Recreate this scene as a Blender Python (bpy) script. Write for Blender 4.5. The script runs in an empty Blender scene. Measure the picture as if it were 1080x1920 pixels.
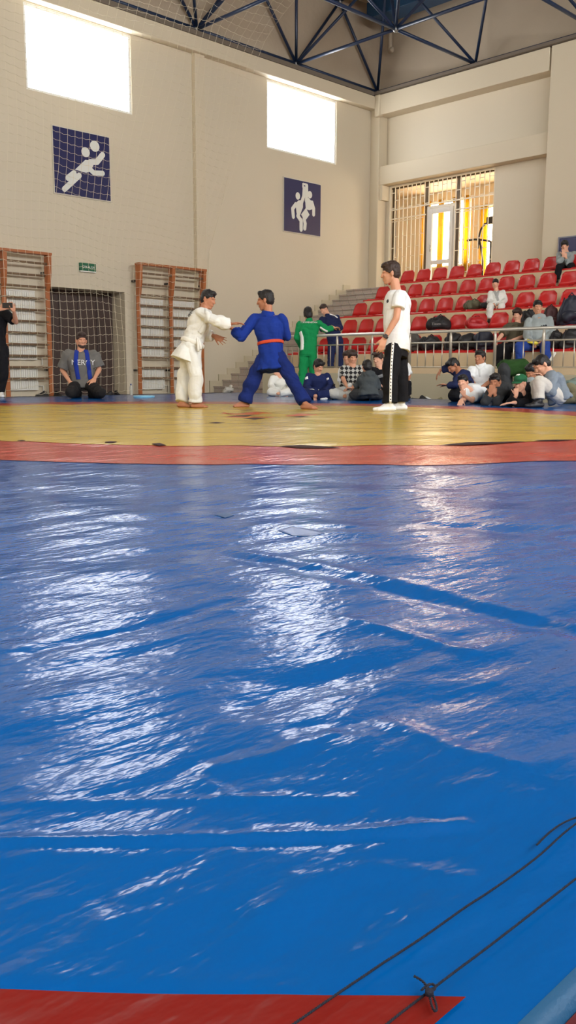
import bpy, math, random
import numpy as np
from mathutils import Vector, Matrix, noise as mnoise
from mathutils.bvhtree import BVHTree

random.seed(7)
rng = np.random.default_rng(7)
SC = bpy.context.scene
COL = SC.collection

# ------------------------------------------------------------------ camera, world, exposure
FPX, YAW, PITCH, ROLL, CAMH = 1626.0, math.radians(45.59), math.radians(9.336), math.radians(0.2347), 0.45
_F = np.array([math.cos(YAW), math.sin(YAW), 0.0]); _R = np.array([math.sin(YAW), -math.cos(YAW), 0.0]); _U = np.array([0, 0, 1.0])
CF = _F * math.cos(PITCH) - _U * math.sin(PITCH); _u2 = _U * math.cos(PITCH) + _F * math.sin(PITCH)
CR = _R * math.cos(ROLL) + _u2 * math.sin(ROLL); CU = _u2 * math.cos(ROLL) - _R * math.sin(ROLL)
CAM = np.array([0, 0, CAMH])
cd = bpy.data.cameras.new('camera'); cam = bpy.data.objects.new('camera', cd); COL.objects.link(cam)
cd.sensor_fit = 'VERTICAL'; cd.sensor_height = 24.0; cd.lens = 24.0 * FPX / 1920.0; cd.clip_start = 0.05; cd.clip_end = 200
cam.matrix_world = Matrix(((CR[0], CU[0], -CF[0], 0), (CR[1], CU[1], -CF[1], 0), (CR[2], CU[2], -CF[2], CAMH), (0, 0, 0, 1)))
SC.camera = cam
SC.view_settings.view_transform = 'Standard'; SC.view_settings.look = 'None'; SC.view_settings.gamma = 1.0
SC.view_settings.use_curve_mapping = False; SC.view_settings.exposure = 0.0
wd = bpy.data.worlds.new('world'); SC.world = wd; wd.use_nodes = True
wd.node_tree.nodes['Background'].inputs[0].default_value = (0.75, 0.85, 1.0, 1); wd.node_tree.nodes['Background'].inputs[1].default_value = 0.6
WIN_STRENGTH = 10.5          # daylight through the frosted hall windows
NEAR_STRENGTH = 22.5        # windows of the wall behind the photographer, facing the left wall
BACK_STRENGTH = 5.2

def ray(x, y): return CF + (x - 540) / FPX * CR + (960 - y) / FPX * CU
def W(x, y, D): return CAM + ray(x, y) * D
def on(x, y, ax, v):
    d = ray(x, y); i = 'XYZ'.index(ax); return CAM + d * ((v - CAM[i]) / d[i])
def Dx(px, X, py=690): return X / ray(px, py)[0]

# ------------------------------------------------------------------ materials
def lin(c):
    c = np.array(c, float) / 255.0
    return tuple(np.where(c <= 0.04045, c / 12.92, ((c + 0.055) / 1.055) ** 2.4)) + (1.0,)
MC = {}
def mat(name, rgb, rough=0.6, metal=0.0, bump=None, spec=0.5, emit=None, var=0.0, varscale=3.0):
    if name in MC: return MC[name]
    m = bpy.data.materials.new(name); m.use_nodes = True; nt = m.node_tree; b = nt.nodes['Principled BSDF']
    b.inputs['Base Color'].default_value = lin(rgb); b.inputs['Roughness'].default_value = rough
    b.inputs['Metallic'].default_value = metal; b.inputs['Specular IOR Level'].default_value = spec
    if emit: b.inputs['Emission Color'].default_value = lin(emit[0]); b.inputs['Emission Strength'].default_value = emit[1]
    if bump or var:
        tc = nt.nodes.new('ShaderNodeTexCoord')
    if bump:
        n = nt.nodes.new('ShaderNodeTexNoise'); n.inputs['Scale'].default_value = bump[0]; n.inputs['Detail'].default_value = 3
        bp = nt.nodes.new('ShaderNodeBump'); bp.inputs['Strength'].default_value = bump[1]; bp.inputs['Distance'].default_value = bump[2]
        nt.links.new(tc.outputs['Object'], n.inputs['Vector']); nt.links.new(n.outputs['Fac'], bp.inputs['Height']); nt.links.new(bp.outputs['Normal'], b.inputs['Normal'])
    if var:
        n2 = nt.nodes.new('ShaderNodeTexNoise'); n2.inputs['Scale'].default_value = varscale; n2.inputs['Detail'].default_value = 5
        nt.links.new(tc.outputs['Object'], n2.inputs['Vector'])
        mx = nt.nodes.new('ShaderNodeMix'); mx.data_type = 'RGBA'
        c = np.array(lin(rgb)[:3]); mx.inputs[6].default_value = tuple(c * (1 - var)) + (1,); mx.inputs[7].default_value = tuple(np.minimum(c * (1 + var), 1)) + (1,)
        nt.links.new(n2.outputs['Fac'], mx.inputs[0]); nt.links.new(mx.outputs[2], b.inputs['Base Color'])
    MC[name] = m; return m
def cloth(name, rgb, var=0.06):
    if name in MC: return MC[name]
    m = mat(name, rgb, 0.85, bump=(90, 0.4, 0.004), spec=0.2, var=var, varscale=9); nt = m.node_tree; b = nt.nodes['Principled BSDF']
    fine = [n for n in nt.nodes if n.type == 'BUMP'][0]; tc = [n for n in nt.nodes if n.type == 'TEX_COORD'][0]
    prev = None
    for rot, sc, dist in (((0.3, 0.5, 0.2), (1.0, 1.0, 2.4), 0.015), ((0.9, -0.6, 1.1), (1.0, 2.2, 1.0), 0.012)):      # cloth folds in two directions
        mp = nt.nodes.new('ShaderNodeMapping'); mp.inputs['Rotation'].default_value = rot; mp.inputs['Scale'].default_value = sc
        n = nt.nodes.new('ShaderNodeTexNoise'); n.inputs['Scale'].default_value = 5.5; n.inputs['Detail'].default_value = 2.0; n.inputs['Distortion'].default_value = 0.6
        bp = nt.nodes.new('ShaderNodeBump'); bp.inputs['Strength'].default_value = 0.9; bp.inputs['Distance'].default_value = dist
        nt.links.new(tc.outputs['Object'], mp.inputs[0]); nt.links.new(mp.outputs[0], n.inputs['Vector']); nt.links.new(n.outputs['Fac'], bp.inputs['Height'])
        if prev: nt.links.new(prev, bp.inputs['Normal'])
        prev = bp.outputs['Normal']
    nt.links.new(prev, fine.inputs['Normal']); return m

# ------------------------------------------------------------------ mesh helpers
class M:
    def __init__(s): s.v = []; s.f = []; s.mi = []
    def add(s, vs, fs, mi=0):
        o = len(s.v); s.v += [tuple(p) for p in vs]; s.f += [tuple(i + o for i in f) for f in fs]; s.mi += [mi] * len(fs); return s
    def box(s, a, b, mi=0):
        x0, y0, z0 = np.minimum(a, b); x1, y1, z1 = np.maximum(a, b)
        return s.add([(x0,y0,z0),(x1,y0,z0),(x1,y1,z0),(x0,y1,z0),(x0,y0,z1),(x1,y0,z1),(x1,y1,z1),(x0,y1,z1)],
                     [(0,3,2,1),(4,5,6,7),(0,1,5,4),(1,2,6,5),(2,3,7,6),(3,0,4,7)], mi)
    def obox(s, c, ax, h, mi=0):       # oriented box: axes rows of ax, half sizes h
        c = np.array(c, float); ax = np.array(ax, float); vs = []
        for sz in (-1, 1):
            for sx, sy in ((-1,-1),(1,-1),(1,1),(-1,1)): vs.append(c + ax[0]*h[0]*sx + ax[1]*h[1]*sy + ax[2]*h[2]*sz)
        return s.add(vs, [(0,3,2,1),(4,5,6,7),(0,1,5,4),(1,2,6,5),(2,3,7,6),(3,0,4,7)], mi)
    def tube(s, pts, r, n=8, mi=0, twist=None):
        pts = [np.array(p, float) for p in pts]; rs = r if hasattr(r, '__len__') else [r] * len(pts); rings = []
        prev = None
        for i, p in enumerate(pts):
            t = pts[min(i+1, len(pts)-1)] - pts[max(i-1, 0)]; t /= (np.linalg.norm(t) + 1e-12)
            if prev is None:
                a = np.array([0,0,1.0]) if abs(t[2]) < 0.9 else np.array([1.0,0,0]); u = np.cross(t, a)
            else: u = prev - t * (prev @ t)
            u /= np.linalg.norm(u) + 1e-12; prev = u; w = np.cross(t, u)
            rings.append([p + rs[i] * (u*math.cos(2*math.pi*k/n) + w*math.sin(2*math.pi*k/n)) for k in range(n)])
        return s.loftpts(rings, mi)
    def loftpts(s, rings, mi=0, caps=True):
        n = len(rings[0]); vs = [p for r in rings for p in r]; fs = []
        for i in range(len(rings)-1):
            for k in range(n): fs.append((i*n+k, i*n+(k+1) % n, (i+1)*n+(k+1) % n, (i+1)*n+k))
        if caps: fs.append(tuple(reversed(range(n)))); fs.append(tuple((len(rings)-1)*n + k for k in range(n)))
        return s.add(vs, fs, mi)
    def cap(s, p0, p1, r0, r1, n=12, mi=0):   # tapered capsule
        p0 = np.array(p0, float); p1 = np.array(p1, float); d = p1 - p0; L = np.linalg.norm(d)
        t = d / L if L > 1e-9 else np.array([0,0,1.0])
        a = np.array([0,0,1.0]) if abs(t[2]) < 0.9 else np.array([1.0,0,0]); u = np.cross(t, a); u /= np.linalg.norm(u); w = np.cross(t, u)
        rings = []
        for (c, r, aa) in [(p0, r0, q) for q in (-1.45,-1.0,-0.5,0.0)] + [(p1, r1, q) for q in (0.0,0.5,1.0,1.45)]:
            rr = r*math.cos(aa); cc = c + t*r*math.sin(aa)
            rings.append([cc + rr*(u*math.cos(2*math.pi*k/n)+w*math.sin(2*math.pi*k/n)) for k in range(n)])
        return s.loftpts(rings, mi)
    def ell(s, c, rad, ax=None, n=16, m=9, mi=0):
        ax = np.eye(3) if ax is None else np.array(ax); c = np.array(c, float); rings = []
        for j in range(m):
            th = -math.pi/2*0.97 + math.pi*0.97*j/(m-1)
            rings.append([c + ax[0]*rad[0]*math.cos(th)*math.cos(2*math.pi*k/n) + ax[1]*rad[1]*math.cos(th)*math.sin(2*math.pi*k/n) + ax[2]*rad[2]*math.sin(th) for k in range(n)])
        return s.loftpts(rings, mi)
    def rings(s, lst, n=20, mi=0, p=2.3):     # lst of (center, axisA, axisB, ra, rb)
        R = []
        for c, a, b, ra, rb in lst:
            ring = []
            for k in range(n):
                t = 2*math.pi*k/n; ct, st = math.cos(t), math.sin(t)
                ring.append(np.array(c) + np.array(a)*ra*math.copysign(abs(ct)**(2/p), ct) + np.array(b)*rb*math.copysign(abs(st)**(2/p), st))
            R.append(ring)
        return s.loftpts(R, mi)
    def prism(s, poly, fn, d0, d1, mi=0):     # polygon (2D list) extruded between fn(x,y,d0) and fn(x,y,d1)
        n = len(poly); vs = [fn(x, y, d0) for x, y in poly] + [fn(x, y, d1) for x, y in poly]
        fs = [tuple(reversed(range(n))), tuple(range(n, 2*n))] + [(i, (i+1) % n, n+(i+1) % n, n+i) for i in range(n)]
        return s.add(vs, fs, mi)
    def mesh(s, name, base=(0,0,0)):
        me = bpy.data.meshes.new(name); b = np.array(base)
        me.from_pydata([tuple(np.array(p) - b) for p in s.v], [], s.f)
        me.polygons.foreach_set('material_index', s.mi); me.update(); return me
def fixn(me):
    import bmesh
    bm = bmesh.new(); bm.from_mesh(me); bmesh.ops.recalc_face_normals(bm, faces=bm.faces); bm.to_mesh(me); bm.free()
def obj(name, m, mats, parent=None, base=(0,0,0), smooth=False, bevel=0, kind=None, norm=True):
    me = m.mesh(name, base) if isinstance(m, M) else m
    if norm and isinstance(m, M): fixn(me)
    for x in (mats if isinstance(mats, (list, tuple)) else [mats]): me.materials.append(x)
    if smooth: me.polygons.foreach_set('use_smooth', [True]*len(me.polygons))
    o = bpy.data.objects.new(name, me); COL.objects.link(o)
    if parent is not None: o.parent = parent
    else: o.location = base
    if bevel:
        bv = o.modifiers.new('bevel', 'BEVEL'); bv.width = bevel; bv.segments = 2; bv.limit_method = 'ANGLE'
    if kind: o['kind'] = kind
    return o
def tag(o, label, cat, group=None):
    o['label'] = label; o['category'] = cat
    if group: o['group'] = group
    return o
def thing(name, label, cat, loc=(0,0,0), group=None):
    o = bpy.data.objects.new(name, None); COL.objects.link(o); o.location = tuple(loc); o.empty_display_size = 0.1
    return tag(o, label, cat, group)
def struct(name, m, mats, parent=None, smooth=False, bevel=0, base=(0,0,0)):
    return obj(name, m, mats, parent, base=base, smooth=smooth, bevel=bevel, kind='structure' if parent is None else None)

def organic(name, m, voxel, mats, parent, base, it=3, wrinkle=0.0, wfreq=9.0, assign=None, lam=0.5):
    me = m.mesh(name, base); fixn(me)
    t = bpy.data.objects.new('tmp', me); COL.objects.link(t)
    md = t.modifiers.new('r', 'REMESH'); md.mode = 'VOXEL'; md.voxel_size = voxel; md.adaptivity = 0
    dg = bpy.context.evaluated_depsgraph_get(); nm = bpy.data.meshes.new_from_object(t.evaluated_get(dg))
    bpy.data.objects.remove(t); bpy.data.meshes.remove(me); nm.name = name
    nv = len(nm.vertices); co = np.empty(nv*3); nm.vertices.foreach_get('co', co); co = co.reshape(-1, 3)
    ne = len(nm.edges); ed = np.empty(ne*2, dtype=np.int32); nm.edges.foreach_get('vertices', ed); ed = ed.reshape(-1, 2)
    deg = np.bincount(ed.ravel(), minlength=nv).astype(float)[:, None]
    for k in range(it):
        for l in (lam, -lam*1.03) if k else (lam,):
            acc = np.zeros_like(co)
            for a in range(3):
                acc[:, a] = np.bincount(ed[:,0], co[ed[:,1], a], nv) + np.bincount(ed[:,1], co[ed[:,0], a], nv)
            co = co + l*(acc/np.maximum(deg,1) - co)
    if wrinkle:
        nm.vertices.foreach_set('co', co.ravel()); nm.update()
        nr = np.empty(nv*3); nm.vertices.foreach_get('normal', nr); nr = nr.reshape(-1, 3)
        h = np.zeros(nv); r2 = np.random.default_rng(nv)
        for k in range(9):
            d = r2.normal(size=3); d /= np.linalg.norm(d); q = wfreq*(0.6+1.6*r2.random())
            e = r2.normal(size=3); e /= np.linalg.norm(e)
            h += np.sin(q*2*math.pi*(co@d)/1.0*0.6 + 2.0*np.sin(q*(co@e)) + r2.random()*6)
        co = co + nr*(np.abs(h/3.0) - 0.5)[:, None]*wrinkle
    nm.vertices.foreach_set('co', co.ravel()); nm.update()
    if assign:
        npf = len(nm.polygons); cc = np.empty(npf*3); nm.polygons.foreach_get('center', cc)
        nm.polygons.foreach_set('material_index', assign(cc.reshape(-1,3) + np.array(base)).astype(np.int32))
    nm.polygons.foreach_set('use_smooth', [True]*len(nm.polygons))
    nm.materials.clear()
    for x in mats: nm.materials.append(x)
    o = bpy.data.objects.new(name, nm); COL.objects.link(o); o.parent = parent
    return o

# ------------------------------------------------------------------ the hall
XW, YW, FZ = 19.3, 16.2, -0.10
XN, YN = -5.0, -4.0
wallm = mat('wall_paint', (208,197,174), 0.55, bump=(18, 0.15, 0.01), var=0.03, varscale=0.7)
beamm = mat('beam_paint', (208,196,171), 0.6, var=0.03, varscale=0.8)
upperm = mat('upper_wall_render', (190,174,152), 0.9, bump=(8,0.3,0.02), var=0.12, varscale=0.6)
ceilm = mat('ceiling_paint', (140,134,122), 0.9, var=0.1)
floorm = mat('grey_floor', (120,120,122), 0.5, var=0.12, varscale=2)
paneglow = bpy.data.materials.new('frosted_daylight'); paneglow.use_nodes = True
_b = paneglow.node_tree.nodes['Principled BSDF']; _b.inputs['Base Color'].default_value = (0.8,0.8,0.8,1); _b.inputs['Emission Color'].default_value = (0.97,0.98,1.0,1); _b.inputs['Emission Strength'].default_value = WIN_STRENGTH
backglow = paneglow.copy(); backglow.name = 'frosted_daylight_near'; backglow.node_tree.nodes['Principled BSDF'].inputs['Emission Color'].default_value = (1.0,0.85,0.62,1); backglow.node_tree.nodes['Principled BSDF'].inputs['Emission Strength'].default_value = BACK_STRENGTH

def wall_with_holes(name, axis, plane, thick, u0, u1, z0, z1, holes, material):
    # axis 'Y': plane y=plane, u is x ; axis 'X': plane x=plane, u is y. holes (ua,ub,za,zb)
    us = sorted({u0, u1} | {h[0] for h in holes} | {h[1] for h in holes}); zs = sorted({z0, z1} | {h[2] for h in holes} | {h[3] for h in holes})
    m = M()
    for i in range(len(us)-1):
        zruns = []
        for j in range(len(zs)-1):
            uc, zc = (us[i]+us[i+1])/2, (zs[j]+zs[j+1])/2
            if any(h[0] < uc < h[1] and h[2] < zc < h[3] for h in holes): continue
            if zruns and abs(zruns[-1][1]-zs[j]) < 1e-9: zruns[-1][1] = zs[j+1]
            else: zruns.append([zs[j], zs[j+1]])
        for a, b in zruns:
            if axis == 'Y': m.box((us[i], plane, a), (us[i+1], plane+thick, b))
            else: m.box((plane, us[i], a), (plane+thick, us[i+1], b))
    return struct(name, m, material)

struct('floor', M().box((XN-0.3, YN-0.3, FZ-0.2), (XW+0.3, YW+0.8, FZ)), floorm)
struct('ceiling', M().box((XN-0.3, YN-0.3, 10.6), (XW+0.3, YW+0.5, 10.8)), ceilm)
left_windows = [(8.8, 11.22, 5.74, 7.3), (15.1, 17.58, 5.74, 7.3), (2.5, 4.94, 5.74, 7.3), (-3.8, -1.36, 5.74, 7.3)]
DOOR = (9.09, 10.91, FZ, 2.08)
wall_with_holes('wall_left', 'Y', YW, 0.5, XN-0.3, XW+0.3, FZ, 10.6, left_windows + [DOOR], wallm)
OPEN = (12.46, 15.8, 2.58, 5.38)
wall_with_holes('wall_right', 'X', XW, 0.3, YN-0.3, YW, FZ, 10.6, [OPEN], wallm)
near_windows = [(a, a+3.2, 4.6, 7.3) for a in (-3.0, 1.8, 6.6, 11.4)]
wall_with_holes('wall_near', 'Y', YN-0.3, 0.3, XN-0.3, XW+0.3, FZ, 10.6, near_windows, wallm)
back_windows = [(a, a+3.2, 4.6, 7.3) for a in (-2.5, 2.5, 7.5, 12.0)]
wall_with_holes('wall_back', 'X', XN-0.3, 0.3, YN, YW, FZ, 10.6, back_windows, wallm)
wframe = mat('window_frame_white', (235,235,230), 0.4)
k = 0
def window(k, axis, plane, h, glow):
    m = M(); f = M()
    ua, ub, za, zb = h
    def P(u, d, z): return (u, plane+d, z) if axis == 'Y' else (plane+d, u, z)
    m.box(P(ua, 0, za), P(ub, 0.02, zb))
    for (a, b, c, d) in ((ua, ub, za, za+0.05), (ua, ub, zb-0.05, zb), (ua, ua+0.05, za, zb), (ub-0.05, ub, za, zb)):
        e_ = 0.0015*len(f.f)/6; f.box(P(a, -0.03-e_, c), P(b, 0.05+e_, d))
    fr = obj('window_%d' % k, f, wframe, kind='structure')
    obj('pane', m, glow, fr)
for h in left_windows: k += 1; window(k, 'Y', YW+0.06, h, paneglow)
nearglow = paneglow.copy(); nearglow.node_tree.nodes['Principled BSDF'].inputs['Emission Strength'].default_value = NEAR_STRENGTH
for h in near_windows: k += 1; window(k, 'Y', YN-0.15, h, nearglow)
for h in back_windows: k += 1; window(k, 'X', XN-0.15, h, backglow)

# upper wall infill and the concrete beams
struct('wall_upper_left', M().box((XN, YW-0.02, 7.74), (XW, YW, 10.6)), upperm)
struct('wall_upper_right', M().box((XW-0.02, YN, 7.74), (XW, YW-0.02, 10.6)), upperm)
struct('beam_left', M().box((XN, YW-0.22, 7.32), (XW-0.36, YW, 7.64)), beamm, bevel=0.015)
struct('beam_right', M().box((XW-0.42, 10.9, 7.15), (XW, YW-0.30, 7.66)), beamm, bevel=0.015)
struct('lintel_right', M().box((XW-0.3, 10.9, 5.39), (XW, YW-0.05, 5.87)).box((XW-0.29, 15.81, 5.0), (XW, YW-0.06, 5.39)), beamm, bevel=0.01)
struct('column_corner', M().box((XW-0.36, YW-0.30, FZ), (XW, YW, 7.64)), beamm, bevel=0.02)
struct('column_capital', M().box((XW-0.47, YW-0.38, 7.12), (XW-0.30, YW-0.2, 7.67)), beamm, bevel=0.03)
struct('column_right', M().box((XW-0.42, 9.2, FZ), (XW, 10.85, 7.66)), beamm, bevel=0.01)
struct('column_right_near', M().box((XW-0.42, -1.0, FZ), (XW, 0.6, 7.66)), beamm)
struct('beam_right_near', M().box((XW-0.42, 0.6, 7.15), (XW, 9.2, 7.66)), beamm)
struct('column_left', M().box((12.82, YW-0.12, FZ), (13.1, YW, 7.32)), beamm, bevel=0.006)
struct('column_joint_trim', M().box((13.115, YW-0.02, FZ), (13.15, YW-0.002, 7.32)), mat('expansion_joint_dark', (90,80,66), 0.9))  # dark strip is the expansion joint beside the pilaster
struct('trim_left_ledge', M().box((XN, YW-0.24, 7.64), (XW-0.52, YW, 7.74)), mat('ledge_grey', (110,100,88), 0.8))
struct('trim_right_ledge', M().box((XW-0.50, YN, 7.67), (XW, YW, 7.74)), mat('ledge_grey', (110,100,88), 0.8))

# door recess in the left wall
brown = mat('brown_door_leaf', (72,54,48), 0.5, var=0.06, varscale=3)
dm = M().box((9.0, YW+0.5, FZ), (11.0, YW+0.56, 2.2))
door1 = struct('door_1', dm, brown)
pn = M()
for a in (9.15, 9.6, 10.05, 10.5): pn.box((a, YW+0.475, 0.05), (a+0.4, YW+0.5, 1.98))
obj('door_panel', pn, mat('brown_door_panel', (66,49,44), 0.45), door1, bevel=0.008)
obj('door_handle', M().tube([(10.0, YW+0.45, 0.95), (10.0, YW+0.45, 1.15)], 0.012).tube([(10.0,YW+0.45,0.97),(10.0,YW+0.5,0.97)],0.01).tube([(10.0,YW+0.45,1.13),(10.0,YW+0.5,1.13)],0.01), mat('steel', (190,190,188), 0.25, 1.0), door1, smooth=True)

# ------------------------------------------------------------------ the room behind the grille
ax0, ax1 = XW+0.3, 23.9
roomm = mat('side_room_paint', (232,216,184), 0.6, var=0.03)
struct('floor_side_room', M().box((ax0, 10.5, 2.4), (ax1, 20.5, 2.58)), mat('side_room_floor', (170,150,120), 0.4))
struct('ceiling_side_room', M().box((ax0, 10.5, 6.1), (ax1, 20.5, 6.2)), mat('side_room_ceiling', (196,178,150), 0.7))
SW = [(16.25, 18.1, 3.75, 5.8), (14.0, 15.85, 3.0, 5.45), (11.2, 13.2, 3.0, 5.45)]  # last window is out of view, added to brighten the side room
wall_with_holes('wall_side_room_back', 'X', ax1, 0.2, 10.5, 20.5, 2.4, 6.2, SW, roomm)
struct('wall_side_room_end', M().box((ax0, 20.5, 2.4), (ax1, 20.7, 6.2)), roomm)
struct('wall_side_room_near', M().box((ax0, 10.3, 2.4), (ax1, 10.5, 6.2)), roomm)
warmglow = paneglow.copy(); warmglow.name = 'bright_sunny_window'; warmglow.node_tree.nodes['Principled BSDF'].inputs['Emission Strength'].default_value = 17
warmglow.node_tree.nodes['Principled BSDF'].inputs['Emission Color'].default_value = (1.0, 0.88, 0.68, 1)
curt = bpy.data.materials.new('yellow_curtain'); curt.use_nodes = True
nt = curt.node_tree; nt.nodes.clear(); _o = nt.nodes.new('ShaderNodeOutputMaterial'); _t = nt.nodes.new('ShaderNodeBsdfTranslucent'); _d = nt.nodes.new('ShaderNodeBsdfDiffuse'); _mx = nt.nodes.new('ShaderNodeMixShader')
_t.inputs[0].default_value = (0.92, 0.70, 0.12, 1); _d.inputs[0].default_value = (0.85, 0.62, 0.10, 1); _mx.inputs[0].default_value = 0.3
nt.links.new(_t.outputs[0], _mx.inputs[1]); nt.links.new(_d.outputs[0], _mx.inputs[2]); nt.links.new(_mx.outputs[0], _o.inputs[0])
curtain_names = ['yellow curtain hanging at the %s of the window seen %s the white door']
for wi, h in enumerate(SW):
    k += 1; window(k, 'X', ax1+0.08, h, warmglow)
    if wi == 2: continue
    strips = (((17.78, 18.10, 'left edge'), (17.26, 17.46, 'left part'), (16.76, 16.90, 'right part'), (16.25, 16.50, 'right edge')), ((15.62, 15.85, 'left edge'), (15.22, 15.36, 'middle'), (14.90, 15.06, 'right part'), (14.0, 14.4, 'far right')))[wi]
    for a, b, side in strips:
        m = M(); pts = []
        N = 28
        top = []; vs = []; fs = []
        for i in range(N+1):
            u = a + (b-a)*i/N; x = ax1 - 0.06 + 0.035*math.sin(i*1.6)
            vs += [(x, u, h[2]-0.25), (x, u, h[3]+0.05), (x+0.004, u, h[2]-0.25), (x+0.004, u, h[3]+0.05)]
        for i in range(N):
            q = 4*i; fs += [(q, q+4, q+5, q+1), (q+2, q+3, q+7, q+6), (q+1, q+5, q+7, q+3), (q, q+2, q+6, q+4)]
        fs += [(0,1,3,2), (4*N,4*N+2,4*N+3,4*N+1)]
        m.add(vs, fs)
        tag(obj('curtain', m, curt, smooth=True), 'yellow backlit curtain at the %s of the window %s' % (side, ('behind the white door', 'behind the exercise machine')[wi]), 'curtain', 'yellow curtains of the side room')
# glazed partition: dark mullions, white door
frm = mat('white_door_frame', (226,222,214), 0.35)
dk = mat('dark_mullion', (92,74,50), 0.5)
part = M()
for y in (15.72, 14.62, 13.62):
    part.box((XW+0.12, y-0.045, 2.58), (XW+0.2, y+0.045, 5.38))
part.box((XW+0.13, OPEN[0], 5.32), (XW+0.19, OPEN[1], 5.375))
struct('partition_frame', part, dk)
d2 = M(); dy0, dy1, dz = 13.66, 14.58, 4.72
for (a, b, c, d) in ((dy0+.07, dy1-.07, dz-0.07, dz), (dy0, dy0+0.07, 2.58, dz), (dy1-0.07, dy1, 2.58, dz)): d2.box((XW+0.1, a, c), (XW+0.2, b, d))
door2 = struct('door_2', d2, frm, bevel=0.01)
leaf = M()
for (a, b, c, d) in ((dy0+.18, dy1-.18, dz-0.20, dz-0.08), (dy0+.08, dy0+.18, 2.6, dz-.08), (dy1-.18, dy1-.08, 2.6, dz-.08), (dy0+.18, dy1-.18, 3.22, 3.32), (dy0+.18, dy1-.18, 2.6, 2.7)): leaf.box((XW+0.08, a, c), (XW+0.15, b, d))
lf = obj('door_leaf', leaf, frm, door2, bevel=0.008)
gl = bpy.data.materials.new('clear_glass'); gl.use_nodes = True
nt = gl.node_tree; nt.nodes.clear(); _o = nt.nodes.new('ShaderNodeOutputMaterial'); _t = nt.nodes.new('ShaderNodeBsdfTransparent'); _g = nt.nodes.new('ShaderNodeBsdfGlossy'); _g.inputs['Roughness'].default_value = 0.02
_mx = nt.nodes.new('ShaderNodeMixShader'); _mx.inputs[0].default_value = 0.06; nt.links.new(_t.outputs[0], _mx.inputs[1]); nt.links.new(_g.outputs[0], _mx.inputs[2]); nt.links.new(_mx.outputs[0], _o.inputs[0])
obj('glass', M().box((XW+0.11, dy0+.175, 2.65), (XW+0.116, dy1-.175, dz-.19)), gl, lf)
obj('door_handle', M().tube([(XW+0.05, dy1-.17, 3.55), (XW+0.05, dy1-.17, 3.72)], 0.012).tube([(XW+0.05, dy1-.17, 3.6),(XW+0.09, dy1-.17, 3.6)], 0.01), mat('steel', (190,190,188), 0.25, 1.0), door2, smooth=True)
# white security grille with a staggered bar pattern
gr = thing('window_grille', 'white metal bar grille across the wide opening above the top row of red seats', 'grille', (XW+0.04, 14.1, 2.58))
gm = mat('grille_white_paint', (238,228,204), 0.45)
bars = M(); ny = 24; ys = np.linspace(OPEN[0]+0.04, OPEN[1]-0.04, ny)
for y in ys:
    if dy0 < y < dy1: bars.box((XW+0.03, y-0.009, dz+0.02), (XW+0.048, y+0.009, 5.36))
    else: bars.box((XW+0.03, y-0.009, 2.6), (XW+0.048, y+0.009, 5.36))
for i in range(ny-1):
    hs = [2.95, 3.5, 4.05, 4.45, 5.0] if i % 2 else [3.2, 3.75, 4.45, 4.8, 5.2]
    for z in hs:
        if dy0-0.1 < ys[i] < dy1 and z < dz+0.05: continue
        bars.box((XW+0.03, ys[i], z-0.009), (XW+0.048, ys[i+1], z+0.009))
obj('bar_lattice', bars, gm, gr, base=(XW+0.04, 14.1, 2.58))
gf = M()
for (a, b, c, d) in ((OPEN[0], OPEN[1], 5.34, 5.38), (OPEN[0], OPEN[0]+0.03, 2.58, 5.38), (OPEN[1]-.03, OPEN[1], 2.58, 5.38), (OPEN[0], dy0, 4.5, 4.53), (dy1, OPEN[1], 4.5, 4.53), (OPEN[0], OPEN[1], dz+.02, dz+.05)): e_ = 0.002*len(gf.f)/6; gf.box((XW+0.02-e_*0.3, a, c), (XW+0.052+e_*0.3, b, d))
obj('grille_frame', gf, gm, gr, base=(XW+0.04, 14.1, 2.58))
# exercise machine in the side room
ex = 21.6; b0 = on(912, 510, 'X', ex); b0 = np.array([ex, b0[1], 2.58])
mach = thing('exercise_machine', 'black tubular exercise machine standing in the bright room behind the grille', 'exercise machine', b0)
blk = mat('black_powder_coat', (32,28,26), 0.45)
def px(x, y): return on(x, y, 'X', ex)
obj('arch', M().tube([px(896,466), px(898,445), px(902,430), px(909,420), px(918,417), px(925,417)], 0.03), blk, mach, base=b0, smooth=True)
obj('handlebar', M().tube([px(876,451), px(890,449), px(905,450), px(918,452), px(924,458)], 0.028), blk, mach, base=b0, smooth=True)
obj('post', M().tube([px(899,450), px(902,466), px(905,490), (ex, px(905,500)[1], 2.6)], 0.03).tube([px(921,452), px(920,480), (ex, px(918,500)[1], 2.6)], 0.035), blk, mach, base=b0, smooth=True)
p_ = px(921, 413); obj('pad', M().box(p_-np.array([.08,.12,.1]), p_+np.array([.08,.12,.1])), blk, mach, base=b0, bevel=0.03)
obj('foot_base', M().box((ex-.3, b0[1]-.5, 2.58), (ex+.3, b0[1]+.4, 2.66)), blk, mach, base=b0, bevel=0.02)

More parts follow.
